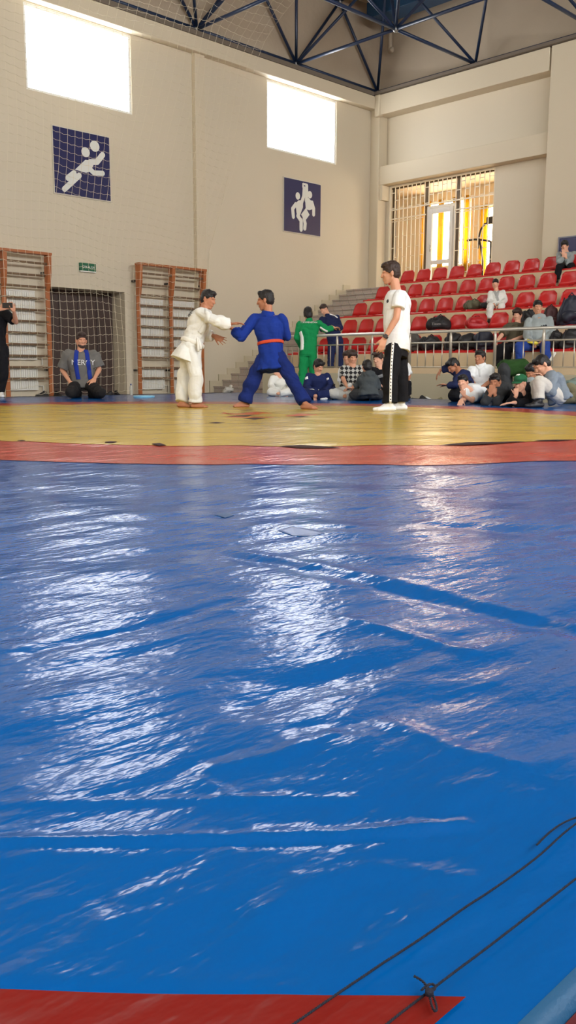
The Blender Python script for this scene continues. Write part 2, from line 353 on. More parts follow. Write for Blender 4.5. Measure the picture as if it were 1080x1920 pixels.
# ------------------------------------------------------------------ roof space frame
sfm = mat('blue_steel_tube', (28,46,76), 0.35, 0.0)
nodem = mat('steel_node', (150,152,150), 0.4, 0.6)
MOD = 3.08; bx = [XW-0.28-MOD*i for i in range(8)]; by = [YW-0.15-MOD*i for i in range(7)]; zb, zt = 7.80, 10.0
ch = M(); di = M(); nd = M()
def B(i, j): return np.array([bx[i], by[j], zb])
def T(i, j): return np.array([bx[i]-MOD/2, by[j]-MOD/2, zt])
for i in range(8):
    for j in range(7):
        if i < 7: ch.tube([B(i,j), B(i+1,j)], 0.04, 8)
        if j < 6: ch.tube([B(i,j), B(i,j+1)], 0.04, 8)
        nd.ell(B(i,j), (0.07,)*3, n=10, m=6)
        if i < 7 and j < 6:
            if i < 6: ch.tube([T(i,j), T(i+1,j)], 0.04, 8)
            if j < 5: ch.tube([T(i,j), T(i,j+1)], 0.04, 8)
            nd.ell(T(i,j), (0.07,)*3, n=10, m=6)
            for a, b in ((i,j),(i+1,j),(i,j+1),(i+1,j+1)): di.tube([T(i,j), B(a,b)], 0.036, 8)
for i in range(7):      # edge truss along the left wall
    e0 = np.array([bx[i]-MOD/2, by[0], 9.62]); nd.ell(e0, (0.07,)*3, n=10, m=6)
    di.tube([B(i,0), e0], 0.036, 8); di.tube([B(i+1,0), e0], 0.036, 8); di.tube([e0, T(i,0)], 0.036, 8)
    if i < 6: ch.tube([e0, e0-np.array([MOD,0,0])], 0.04, 8)
sf = struct('roof_space_frame', ch, sfm, smooth=True)
obj('diagonals', di, sfm, sf, smooth=True); obj('nodes', nd, nodem, sf, smooth=True)
dq = on(738, 40, 'X', 18.7)
tag(obj('roof_beam', M().box((18.1, -3, dq[2]), (18.7, dq[1]+0.4, dq[2]+0.5)), mat('blue_beam_paint', (30,66,98), 0.5), bevel=0.01), 'broad blue roof beam above the space frame near the corner', 'beam')
pp = on(731, 100, 'X', 19.15)
tag(obj('drain_pipe', M().tube([(19.15, pp[1], 10.5), (19.15, pp[1], pp[2]+0.15), (19.13, pp[1]-0.03, pp[2]+0.03), (19.05, pp[1]-0.15, pp[2]), (18.98, pp[1]-0.2, pp[2]+0.03)], 0.055, 10), upperm, smooth=True), 'short beige drain pipe elbow on the upper wall in the corner', 'pipe')
dct = on(708, -10, 'X', 18.0)
tag(obj('round_duct', M().tube([(18.0, dct[1]+0.3, dct[2]+0.2), (14.0, dct[1]+0.3, dct[2]+0.2)], 0.3, 20), mat('duct_beige', (176,160,130), 0.5), smooth=True), 'round beige duct under the roof by the end of the blue beam', 'duct')

# ------------------------------------------------------------------ seating terrace, stairs, railing
X0, SR, RR, Z0 = 14.37, 0.855, 0.45, 0.833
conc = mat('terrace_paint', (208,186,152), 0.7, var=0.04, varscale=2)
m = M()
for q in range(5): m.box((X0-0.1+SR*q, YN, FZ), (XW if q == 4 else X0-0.1+SR*(q+1), 14.5, 0.78+RR*q))
struct('seating_terrace', m, conc, bevel=0.008)
plm = mat('plinth_paint_shaded', (182,174,150), 0.6, var=0.03)  # plinth shade is put into this darkened base colour
struct('floor_concourse', M().box((12.5, YN, FZ), (X0-0.1, 13.54, 0.385)), plm, bevel=0.006)
struct('trim_kerb', M().box((12.54, YN, 0.385), (12.72, 13.5, 0.48)), conc, bevel=0.005)
tile = bpy.data.materials.new('grey_stair_tile'); tile.use_nodes = True
nt = tile.node_tree; b = nt.nodes['Principled BSDF']; b.inputs['Roughness'].default_value = 0.45
br = nt.nodes.new('ShaderNodeTexBrick'); tc = nt.nodes.new('ShaderNodeTexCoord'); mp = nt.nodes.new('ShaderNodeMapping'); mp.inputs['Rotation'].default_value = (math.pi/2, 0, math.pi/2)
br.inputs['Color1'].default_value = lin((186,174,164)); br.inputs['Color2'].default_value = lin((170,158,150)); br.inputs['Mortar'].default_value = lin((140,128,120)); br.inputs['Scale'].default_value = 1.0
br.inputs['Brick Width'].default_value = 0.3; br.inputs['Row Height'].default_value = 0.149; br.inputs['Mortar Size'].default_value = 0.006; br.offset = 0.0
ns = nt.nodes.new('ShaderNodeTexNoise'); ns.inputs['Scale'].default_value = 60
mx = nt.nodes.new('ShaderNodeMix'); mx.data_type = 'RGBA'; mx.blend_type = 'OVERLAY'; mx.inputs[0].default_value = 0.5
sep = nt.nodes.new('ShaderNodeSeparateXYZ'); cmb = nt.nodes.new('ShaderNodeCombineXYZ')
nt.links.new(tc.outputs['Object'], sep.inputs[0]); nt.links.new(sep.outputs[1], cmb.inputs[0]); nt.links.new(sep.outputs[2], cmb.inputs[1]); nt.links.new(cmb.outputs[0], br.inputs['Vector'])
nt.links.new(tc.outputs['Object'], ns.inputs['Vector']); nt.links.new(br.outputs['Color'], mx.inputs[6]); nt.links.new(ns.outputs['Color'], mx.inputs[7]); nt.links.new(mx.outputs[2], b.inputs['Base Color'])
st = M(); sk = M()
for i in range(18):
    xa = 13.35+0.275*i; st.box((xa, 14.5 if i > 2 else 13.56, FZ), (xa+0.275 if i < 17 else XW-0.42, YW-0.02, FZ+0.149*(i+1)))
    st.box((xa-0.02, 14.5 if i > 2 else 13.56, FZ+0.149*(i+1)-0.03), (xa+0.02, YW-0.02, FZ+0.149*(i+1)+0.002))
    sk.box((xa-0.12, YW-0.03, FZ), (xa+0.275-0.12, YW-0.001, FZ+0.149*(i+1)+0.13))
struct('floor_staircase', st, tile); struct('trim_stair_skirting', sk, mat('skirting_cream', (198,186,158), 0.6))

steel = mat('rail_steel', (222,220,214), 0.3, 0.75)
brushed = mat('brushed_steel', (196,190,178), 0.4, 0.75)
RX = 12.62
rail = thing('railing', 'stainless steel railing with upright bars along the front of the seating concourse', 'railing', (RX, 9.0, 0.385))
rb = (RX, 9.0, 0.385)
obj('handrail', M().tube([(RX, 13.35, 1.08), (RX, 13.3, 1.11), (RX, 3.0, 1.11)], 0.026, 12), steel, rail, base=rb, smooth=True)
obj('upper_rail', M().tube([(RX, 13.3, 0.92), (RX, 3.0, 0.92)], 0.014, 8), brushed, rail, base=rb, smooth=True)
obj('lower_rail', M().tube([(RX, 13.3, 0.50), (RX, 3.0, 0.50)], 0.012, 8), brushed, rail, base=rb, smooth=True)
py0 = 13.3
for i in range(12):
    y = py0-0.88*i
    if y < 3.2: break
    obj('post', M().tube([(RX, y, 0.385), (RX, y, 1.0), (RX, y, 1.1)], [0.026, 0.026, 0.014], 10).tube([(RX,y,0.385),(RX,y,0.41)],0.045,12), brushed, rail, base=rb, smooth=True)
    for q in range(1, 5):
        yy = y-0.176*q
        obj('baluster', M().tube([(RX, yy, 0.5), (RX, yy, 0.92)], 0.010, 8), brushed, rail, base=rb, smooth=True)

redp = mat('red_seat_plastic', (192,34,34), 0.28, var=0.03, varscale=4)
ORD = ['first','second','third','fourth','fifth','sixth','seventh','eighth','ninth','tenth','eleventh','twelfth','thirteenth','fourteenth','fifteenth','sixteenth','seventeenth','eighteenth']
ROWN = ['lowest row behind the railing', 'second row from the bottom', 'middle row', 'fourth row from the bottom', 'top row']
def seat_meshes():
    # local: x back, y across, z up ; origin at front centre of pan
    prof = [(-0.02,-0.035),(0.0,-0.005),(0.06,0.0),(0.2,-0.012),(0.31,-0.005),(0.35,0.03)]
    prof2 = [(0.35,0.03),(0.385,0.12),(0.41,0.22),(0.43,0.30),(0.428,0.325)]
    def sheet(pr, half):
        vs = []; fs = []; N = 12; n = len(pr)
        for side in (0, 1):
            for i, (x, z) in enumerate(pr):
                for j in range(N+1):
                    t = -1+2*j/N; w = half(i/(n-1), x, z); 
                    bow = 0.03*t*t*(1 if pr is prof else 0.0) + (-0.035*t*t if pr is prof2 else 0)
                    if pr is prof: vs.append((x, t*w, z+bow*min(1, x/0.2+0.2) - side*0.012))
                    else:
                        drop = 0.05*max(0, abs(t)-0.75)/0.25*(i/(n-1))
                        vs.append((x+bow+side*0.012, t*w, z-drop))
        S = n*(N+1)
        for i in range(n-1):
            for j in range(N):
                a = i*(N+1)+j; fs.append((a, a+1, a+N+2, a+N+1)); fs.append((S+a, S+a+N+1, S+a+N+2, S+a+1))
        for i in range(n-1):
            for j in (0, N):
                a = i*(N+1)+j; fs.append((a, a+N+1, S+a+N+1, S+a))
        for j in range(N):
            for i in (0, n-1):
                a = i*(N+1)+j; fs.append((a, a+1, S+a+1, S+a))
        mm = M(); mm.add(vs, fs); return mm
    pan = sheet(prof, lambda t, x, z: 0.20+0.015*t); back = sheet(prof2, lambda t, x, z: 0.215-0.045*t**2)
    return pan, back
pan_m, back_m = seat_meshes()
pme = pan_m.mesh('pan'); fixn(pme); bme = back_m.mesh('backrest'); fixn(bme)
for me in (pme, bme):
    me.materials.append(redp); me.polygons.foreach_set('use_smooth', [True]*len(me.polygons))
lme = M().box((0.1,-0.12,-0.05),(0.26,0.12,-0.012)).mesh('mount'); fixn(lme); lme.materials.append(redp)
first = None
starts = [14.3, 13.86, 14.26, 14.26, 14.2]; n0 = [14.35, 13.86, 14.3, 14.3, 14.2]
seat_at = {}
for q in range(5):
    beam = M().box((X0+SR*q-0.06, 3.0, Z0+RR*q-0.055), (X0+SR*q-0.02, n0[q]+0.28, Z0+RR*q-0.02))
    tag(obj('seat_front_strip', beam, redp), 'long red strip under the seat fronts of the %s' % ROWN[q], 'strip', 'red seat strips')
    for j in range(18):
        y = n0[q]-0.503*j
        if y < [5.4, 5.8, 6.4, 6.9, 7.4][q]: break
        t = thing('stadium_seat', 'red plastic bucket seat, %s from the stairs end in the %s' % (ORD[j], ROWN[q]), 'seat', (X0+SR*q, y, Z0+RR*q), 'red seats of the terrace')
        for nm, me in (('pan', pme), ('backrest', bme), ('mount', lme)):
            c = bpy.data.objects.new(nm, me); c.parent = t; COL.objects.link(c)
        seat_at[(q, j)] = y

# ------------------------------------------------------------------ wall furniture
wood = mat('orange_wood', (168,98,52), 0.45, var=0.15, varscale=6); rungm = mat('weathered_wood_rung', (122,98,74), 0.6, var=0.12, varscale=8)
def wall_bars(xs, label):
    yb = YW-0.22; base = ((xs[0]+xs[-1])/2, yb, FZ)
    t = thing('wall_bars', label, 'wall bars', base, 'wooden wall bars')
    for x in xs:
        obj('upright', M().box((x-0.045, yb, FZ), (x+0.045, yb+0.035, 2.64)).prism([(yb-0.12,2.64),(yb,2.64),(yb,1.95),(yb-0.05,2.05),(yb-0.1,2.3)], lambda a, z, d: (x+d, a, z), -0.04, 0.04), wood, t, base=base, bevel=0.004)
        obj('wall_bracket', M().box((x-0.03, yb+0.03, 0.4), (x+0.03, YW, 0.44)).box((x-0.03, yb+0.03, 2.3), (x+0.03, YW, 2.34)), blk, t, base=base)
    obj('top_board', M().box((xs[0]-0.05, yb-0.13, 2.64), (xs[-1]+0.05, yb+0.05, 2.69)), wood, t, base=base, bevel=0.004)
    for i in range(11):
        z = 0.25+0.2225*i
        obj('rung', M().tube([(xs[0], yb+0.018-(0.09 if i == 10 else 0), z), (xs[-1], yb+0.018-(0.09 if i == 10 else 0), z)], 0.022, 8), rungm, t, base=base, smooth=True)
wall_bars([7.05, 8.03, 8.96], 'wooden wall bars at the left edge, left of the brown door')
wall_bars([11.12, 11.99, 12.87], 'wooden wall bars to the right of the brown door, behind the white-suited fighter')
radm = mat('radiator_white', (226,224,216), 0.4)
def radiator(x0, x1, z0, z1, label):
    base = ((x0+x1)/2, YW-0.08, z0); t = thing('radiator', label, 'radiator', base, 'white radiators behind the wall bars')
    mm = M(); n = int((x1-x0)/0.045)
    mm.box((x0, YW-0.09, z0), (x1, YW-0.05, z1))
    for i in range(n):
        a = x0+(x1-x0)*(i+0.2)/n; mm.box((a, YW-0.105, z0+0.03), (a+0.6*(x1-x0)/n, YW-0.09, z1-0.03))
    obj('ribbed_panel', mm, radm, t, base=base)
    obj('top_grille', M().box((x0, YW-0.11, z1-0.012), (x1, YW-0.02, z1+0.012)), radm, t, base=base)
    obj('pipe', M().tube([(x1, YW-0.06, z0+0.08), (x1+0.12, YW-0.06, z0+0.08), (x1+0.12, YW-0.06, z0-0.1 if z0 > 0.2 else FZ)], 0.012, 8), radm, t, base=base, smooth=True)
radiator(8.13, 8.74, 0.62, 1.95, 'tall white ribbed radiator behind the left-edge wall bars, upper one')
radiator(8.13, 8.74, 0.02, 0.47, 'low white ribbed radiator at the foot of the left-edge wall bars')
radiator(7.2, 7.85, 0.62, 1.95, 'tall white ribbed radiator behind the wall bars, cut by the left frame edge')
radiator(11.22, 11.86, 0.72, 1.95, 'tall white ribbed radiator in the left bay of the wall bars right of the door')
radiator(11.22, 11.86, 0.0, 0.47, 'low white ribbed radiator in the left bay of the wall bars right of the door')
radiator(12.08, 12.72, 0.72, 1.95, 'tall white ribbed radiator in the right bay of the wall bars right of the door')
radiator(12.08, 12.72, 0.0, 0.47, 'low white ribbed radiator in the right bay of the wall bars right of the door')

def text_mesh(s, size, align='CENTER', extrude=0.002):
    cu = bpy.data.curves.new('t', 'FONT'); cu.body = s; cu.size = size; cu.align_x = align; cu.align_y = 'CENTER'; cu.extrude = extrude; cu.resolution_u = 3
    o = bpy.data.objects.new('t', cu); COL.objects.link(o); dg = bpy.context.evaluated_depsgraph_get(); me = bpy.data.meshes.new_from_object(o.evaluated_get(dg))
    bpy.data.objects.remove(o); bpy.data.curves.remove(cu); return me
# exit sign
sg = thing('exit_sign', 'small green sign with white lettering above the brown door', 'sign', (10.0, YW-0.04, 2.52))
obj('panel', M().box((9.81, YW-0.06, 2.44), (10.18, YW, 2.60)), mat('sign_green', (10,96,66), 0.4), sg, base=(10.0, YW-0.04, 2.52), bevel=0.004)
obj('lower_edge', M().box((9.81, YW-0.064, 2.42), (10.18, YW, 2.442)), mat('sign_white', (225,228,222), 0.4), sg, base=(10.0, YW-0.04, 2.52))
tm = text_mesh('ÇYKALGA', 0.066); tm.materials.clear(); tm.materials.append(MC['sign_white'])
to = bpy.data.objects.new('lettering', tm); COL.objects.link(to); to.parent = sg; to.rotation_euler = (math.pi/2, 0, 0); to.location = (0, -0.022, 0.0)

# pictogram posters on the left wall
navy = mat('poster_navy', (40,42,88), 0.25); picw = mat('poster_white', (222,224,218), 0.4); edgew = mat('poster_edge', (206,200,186), 0.5)
def poster(x0, x1, z0, z1, label, shapes):
    base = ((x0+x1)/2, YW-0.03, (z0+z1)/2); t = thing('sports_poster', label, 'poster', base, 'navy pictogram posters')
    obj('board', M().box((x0, YW-0.04, z0), (x1, YW-0.005, z1)), navy, t, base=base)
    obj('border', M().box((x0-0.02, YW-0.03, z0-0.02), (x1+0.02, YW-0.002, z1+0.02)), edgew, t, base=base)
    w = x1-x0; h = z1-z0; mm = M(); lvl = 0
    for sh in shapes:
        lvl += 1; d1 = -0.0425-0.0004*lvl
        if sh[0] == 'c':
            _, cx, cy, rx, ry = sh; poly = [(cx+rx*math.cos(a), cy+ry*math.sin(a)) for a in np.linspace(0, 2*math.pi, 24, endpoint=False)]
        elif sh[0] == 'p': poly = sh[1]
        else:   # stroke with round ends
            _, pts, r = sh
            for (ax_, ay), (bx_, by_) in zip(pts[:-1], pts[1:]):
                lvl += 1; d1 = -0.0425-0.0004*lvl
                an = math.atan2(by_-ay, bx_-ax_)
                poly = [(bx_+r*math.cos(an+q), by_+r*math.sin(an+q)) for q in np.linspace(-math.pi/2, math.pi/2, 9)] + [(ax_+r*math.cos(an+q), ay+r*math.sin(an+q)) for q in np.linspace(math.pi/2, 1.5*math.pi, 9)]
                mm.prism([(x0+w*u, z0+h*(1-v)) for u, v in poly], lambda a, z, d: (a, YW+d, z), -0.039, d1)
            continue
        mm.prism([(x0+w*u, z0+h*(1-v)) for u, v in poly], lambda a, z, d: (a, YW+d, z), -0.039, d1)
    obj('pictogram', mm, picw, t, base=base)
poster(9.31, 10.6, 3.91, 5.165, 'navy poster with a white pictogram of a leaping ball player, under the left window',
    [('c',0.56,0.30,0.075,0.075), ('c',0.73,0.18,0.085,0.085),
     ('p',[(0.36,0.60),(0.55,0.42),(0.68,0.41),(0.70,0.47),(0.64,0.58),(0.56,0.62)]),
     ('s',[(0.64,0.44),(0.76,0.42),(0.87,0.29)],0.045), ('s',[(0.60,0.53),(0.70,0.60),(0.86,0.58)],0.04),
     ('s',[(0.34,0.66),(0.23,0.75)],0.045), ('s',[(0.43,0.68),(0.16,0.93)],0.042)])
poster(15.66, 16.965, 3.87, 5.14, 'navy poster with a white pictogram of two reaching ball players, under the right window',
    [('c',0.36,0.30,0.06,0.07), ('c',0.69,0.23,0.065,0.07),
     ('p',[(0.30,0.45),(0.38,0.38),(0.50,0.36),(0.50,0.5),(0.42,0.66),(0.33,0.64)]),
     ('s',[(0.31,0.46),(0.22,0.56),(0.24,0.71)],0.04), ('s',[(0.46,0.42),(0.52,0.28),(0.53,0.13)],0.038),
     ('p',[(0.56,0.33),(0.64,0.29),(0.76,0.36),(0.76,0.50),(0.68,0.53),(0.58,0.52)]), ('s',[(0.75,0.37),(0.80,0.48),(0.80,0.60)],0.038),
     ('s',[(0.59,0.36),(0.60,0.24),(0.60,0.07)],0.038), ('s',[(0.50,0.11),(0.50,0.05),(0.58,0.05)],0.02),
     ('p',[(0.45,0.64),(0.58,0.50),(0.68,0.62),(0.55,0.76)]),
     ('s',[(0.36,0.68),(0.45,0.76),(0.45,0.93)],0.042), ('s',[(0.53,0.72),(0.56,0.80),(0.55,0.90)],0.04)])
# poster on the right column
pb = on(1062, 470, 'X', XW-0.46)
py1, pz0, pz1 = on(1047,445,'X',XW-0.46)[1], on(1047,508,'X',XW-0.46)[2], on(1047,445,'X',XW-0.46)[2]
t = thing('notice_board', 'dark blue board in a pale frame behind the boy in the top row', 'board', (XW-0.45, py1-0.4, (pz0+pz1)/2)); bs = (XW-0.45, py1-0.4, (pz0+pz1)/2)
obj('board', M().box((XW-0.45, py1-0.8, pz0), (XW-0.42, py1, pz1)), navy, t, base=bs)
fr = M()
for (a, b, c, d) in ((py1-0.8, py1, pz0, pz0+.03), (py1-.8, py1, pz1-.03, pz1), (py1-.03, py1, pz0, pz1), (py1-.8, py1-.77, pz0, pz1)): fr.box((XW-0.465-0.0008*len(fr.f)/6, a, c), (XW-0.42, b, d))
obj('frame', fr, mat('steel_frame', (120,120,132), 0.4, 0.5), t, base=bs)

# ------------------------------------------------------------------ hanging ball net
netm = mat('net_cord', (216,206,180), 0.8)
YNET = 15.25
eh = [(on(x, y, 'Y', YNET)[2], on(x, y, 'Y', YNET)[0]) for x, y in ((385,560),(388,480),(400,430),(432,320),(462,200),(490,90),(545,-10))]
ez = np.array([-0.1, *[a for a, _ in eh], 9.8]); exx = np.array([eh[0][1]-0.1, *[b for _, b in eh], eh[-1][1]+0.5])
def netpt(u, z):
    x1 = np.interp(z, ez, exx); xb = 11.6; x0 = 4.5
    xn = x0 + u*(xb-x0)
    x = xn + (x1-xb)*(max(0, (u-0.25)/0.75))**1.3
    yy = YNET - 0.12*math.sin(x*0.9+z*0.5) - 0.05*math.sin(x*2.3) - max(0, z-7.0)*0.25
    zz = z + 0.035*math.sin(x*3.1+z*1.7) + 0.09*math.sin(x*0.7+1+z*0.4)
    return np.array([x+0.03*math.sin(z*2.1+u*9), yy, zz])
nm_ = M(); NU, NZ = 52, 62; zs_ = np.linspace(-0.08, 9.6, NZ)
G_ = [[netpt(i/NU, z) for z in zs_] for i in range(NU+1)]
for i in range(NU+1): nm_.tube(G_[i], 0.0034, 3)
for j in range(NZ):
    row = []
    for i in range(NU):
        a, b = G_[i][j], G_[i+1][j]; row.append(a); row.append((a+b)/2 + np.array([0, 0, -0.018]))
    row.append(G_[NU][j]); nm_.tube(row, 0.0034, 3)
tag(obj('ball_net', nm_, netm, norm=False), 'large white ball net hanging in front of the left wall, door and wall bars', 'net')
tag(obj('net_cable', M().tube([(XN, YNET-0.65, 9.65), (exx[-1], YNET-0.65, 9.65)], 0.012, 6), blk), 'thin cable holding the ball net under the roof', 'cable')
lc = [on(428,330,'Y',16.05), on(412,400,'Y',16.05), on(393,470,'Y',16.05), on(388,545,'Y',16.05)]
tag(obj('loose_cord', M().tube(lc, 0.006, 5), netm), 'thin cord slanting down the wall beside the pilaster', 'cord')
# ------------------------------------------------------------------ wrestling mat
MX0, MX1, MY0, MY1 = -0.95, 11.25, 0.270, 12.75
CXY, RY_, RR_ = np.array([5.35, 6.35]), 3.30, 4.16
FOLDS = []   # (points on the ground, half width, height, one-sided step)
def fold(pix, w, h, step=0.0): FOLDS.append(([on(x, y, 'Z', 0)[:2] for x, y in pix], w, h, step))
fold([(430,1040),(600,1075),(800,1120),(1100,1188)], 0.034, -0.0045)
fold([(440,1030),(610,1062),(810,1104),(1100,1172)], 0.026, 0.0028)
fold([(-60,1584),(200,1578),(450,1572),(640,1565),(870,1546)], 0.010, 0.0035, 0.0)
fold([(-60,1594),(200,1588),(450,1582),(640,1574),(870,1556)], 0.006, -0.003, 0.0)
fold([(-60,1510),(340,1500),(660,1500)], 0.008, 0.002)
fold([(480,1318),(700,1250),(900,1192),(1100,1140)], 0.035, -0.004)
fold([(600,1375),(740,1335),(900,1295)], 0.03, -0.0035)
fold([(60,1222),(250,1180),(430,1128)], 0.022, -0.0035)
fold([(505,1705),(560,1658),(700,1626),(860,1640)], 0.016, 0.0022)
fold([(235,1682),(330,1650),(430,1598)], 0.012, 0.0016)
fold([(740,1360),(850,1412),(960,1440)], 0.02, 0.003)
fold([(820,982),(950,995),(1100,1016)], 0.05, -0.004)
fold([(0,985),(120,970),(330,985)], 0.06, -0.004)
fold([(460,990),(560,976),(650,985)], 0.05, 0.003)
fold([(650,1160),(760,1190),(880,1222)], 0.02, 0.004)
fold([(0,1840),(300,1832),(520,1850)], 0.012, 0.0014)
fold([(400,1440),(520,1420),(620,1380)], 0.014, 0.003)
fold([(380,1465),(440,1498),(520,1500)], 0.010, 0.0016); fold([(480,1556),(640,1560),(800,1552)], 0.014, 0.0018); fold([(850,1500),(900,1492),(960,1502)], 0.03, 0.003)
fold([(60,1600),(120,1604),(190,1596)], 0.014, 0.0016); fold([(190,1725),(230,1712)], 0.012, 0.0015); fold([(60,1690),(110,1684)], 0.012, 0.0012); fold([(700,1790),(780,1730),(860,1700)], 0.02, 0.002); fold([(420,1790),(470,1740),(510,1700)], 0.016, 0.0010)
_w = [(r.normal(size=2), r.random()*6) for r in [np.random.default_rng(3)] for _ in range(1)]
_r = np.random.default_rng(11); WV = []
for i in range(16):
    a = math.radians(-45 + _r.normal()*28) + math.pi/2; wl = 0.10*(1.16**i); WV.append((math.cos(a)*2*math.pi/wl, math.sin(a)*2*math.pi/wl, _r.random()*6.28, 0.0022*wl))
def hmat(x, y):
    x = np.asarray(x, float); y = np.asarray(y, float); h = np.zeros_like(x)
    for kx, ky, ph, am in WV: h += am*np.sin(kx*x+ky*y+ph+0.9*np.sin(0.31*ky*x-0.27*kx*y))
    P = np.stack([x, y], -1)
    for pts, w, hh, stp in FOLDS:
        best = np.full(x.shape, 1e9)
        for a, b in zip(pts[:-1], pts[1:]):
            d = b-a; L2 = d@d; t = np.clip(((P-a)@d)/L2, 0, 1); q = P-a-t[..., None]*d; dist = np.sqrt((q**2).sum(-1)); best = np.minimum(best, dist)
        h += hh*np.exp(-(best/w)**2)
    return h
def vinyl(name, rgb, rough=0.13):
    m = bpy.data.materials.new(name); m.use_nodes = True; nt = m.node_tree; b = nt.nodes['Principled BSDF']
    b.inputs['Roughness'].default_value = rough; b.inputs['IOR'].default_value = 1.38
    tc = nt.nodes.new('ShaderNodeTexCoord')
    def nz(rot, sc, scale, typ='FBM', detail=3.0):
        mp = nt.nodes.new('ShaderNodeMapping'); mp.vector_type = 'POINT'; mp.inputs['Rotation'].default_value = (0, 0, math.radians(rot)); mp.inputs['Scale'].default_value = (*sc, 1)
        n = nt.nodes.new('ShaderNodeTexNoise'); n.inputs['Scale'].default_value = scale; n.inputs['Detail'].default_value = detail; n.noise_type = typ; n.normalize = True if typ == 'FBM' else False
        nt.links.new(tc.outputs['Object'], mp.inputs['Vector']); nt.links.new(mp.outputs[0], n.inputs['Vector']); return n.outputs[0]
    prev = None
    for (o, dist, st) in ((nz(47, (0.40, 1.0), 26, 'FBM', 3), 0.0036, 1.0), (nz(62, (0.22, 1.0), 15, 'FBM', 2), 0.0040, 1.0), (nz(25, (0.12, 1.0), 9, 'FBM', 2), 0.0046, 1.0), (nz(45, (0.5, 1.0), 80, 'FBM', 2), 0.0010, 1.0)):
        bp = nt.nodes.new('ShaderNodeBump'); bp.inputs['Strength'].default_value = st; bp.inputs['Distance'].default_value = dist
        nt.links.new(o, bp.inputs['Height'])
        if prev: nt.links.new(prev, bp.inputs['Normal'])
        prev = bp.outputs['Normal']
    nt.links.new(prev, b.inputs['Normal'])
    c = np.array(lin(rgb)[:3]); mx = nt.nodes.new('ShaderNodeMix'); mx.data_type = 'RGBA'; mx.inputs[6].default_value = tuple(c*0.9)+(1,); mx.inputs[7].default_value = tuple(np.minimum(c*1.1, 1))+(1,)
    nt.links.new(nz(10, (1,1), 1.3, 'FBM', 5), mx.inputs[0]); nt.links.new(mx.outputs[2], b.inputs['Base Color'])
    return m
vblue = vinyl('mat_vinyl_blue', (0, 80, 150), 0.165); vyel = vinyl('mat_vinyl_yellow', (192, 162, 62), 0.22); vred = vinyl('mat_vinyl_red', (170, 54, 42), 0.22); vcor = vinyl('mat_vinyl_corner_red', (116, 24, 18), 0.35)
wm = thing('wrestling_mat', 'large glossy blue wrestling mat with yellow circle and red ring', 'mat', (CXY[0], CXY[1], FZ)); wb = (CXY[0], CXY[1], FZ)
def graded(lo, hi, fine_to, fine, grow, cap_):
    o = [lo]; s = fine
    while o[-1] < hi:
        if o[-1] > fine_to: s = min(s*grow, cap_)
        o.append(o[-1]+s)
    o[-1] = hi; return np.array(o)
gx = graded(MX0, MX1, 1.3, 0.006, 1.018, 0.07); gy = graded(MY0, MY1, 1.5, 0.006, 1.018, 0.07)
Xg, Yg = np.meshgrid(gx, gy, indexing='ij'); Zg = hmat(Xg, Yg)
def gridmesh(name, X, Y, Z, material, parent, base):
    n, m_ = X.shape; co = np.stack([X-base[0], Y-base[1], Z-base[2]], -1).reshape(-1, 3)
    i, j = np.meshgrid(np.arange(n-1), np.arange(m_-1), indexing='ij'); a = (i*m_+j).ravel()
    f = np.stack([a, a+m_, a+m_+1, a+1], -1)
    me = bpy.data.meshes.new(name); me.vertices.add(len(co)); me.vertices.foreach_set('co', co.ravel())
    me.loops.add(f.size); me.loops.foreach_set('vertex_index', f.ravel().astype(np.int32)); me.polygons.add(len(f)); me.polygons.foreach_set('loop_start', np.arange(0, f.size, 4, dtype=np.int32))
    me.update(calc_edges=True); me.polygons.foreach_set('use_smooth', [True]*len(f)); me.materials.append(material)
    o = bpy.data.objects.new(name, me); COL.objects.link(o); o.parent = parent; return o
gridmesh('blue_cover', Xg, Yg, Zg, vblue, wm, wb)
th = np.linspace(0, 2*math.pi, 361)
def oval(cx, cy, a, b, rot, T):
    c, s = math.cos(rot), math.sin(rot); T = T-rot
    return cx+a*np.cos(T)*c-b*np.sin(T)*s, cy+a*np.cos(T)*s+b*np.sin(T)*c
IN_, OUT_ = (5.33, 6.32, 3.044, 3.71, 0.403), (5.207, 6.235, 3.857, 4.55, 0.341)      # the loose cover is pulled slightly oval
def band(name, f0, f1, nr, material, dz):
    S_, T_ = np.meshgrid(np.linspace(0, 1, nr), th, indexing='ij'); x0, y0 = f0(T_); x1, y1 = f1(T_)
    X = x1+(x0-x1)*S_; Y = y1+(y0-y1)*S_
    return gridmesh(name, X.T, Y.T, hmat(X, Y).T+dz, material, wm, wb)
wob = lambda T: 1+0.003*np.sin(5*T+1)+0.0015*np.sin(17*T)
inner = lambda k: (lambda T: oval(IN_[0], IN_[1], IN_[2]*k*wob(T), IN_[3]*k*wob(T), IN_[4], T))
outer = lambda T: oval(OUT_[0], OUT_[1], OUT_[2], OUT_[3], OUT_[4], T)
band('red_ring', inner(0.99), outer, 26, vred, 0.0022)
band('yellow_circle', inner(0.0), inner(1.0), 66, vyel, 0.004)
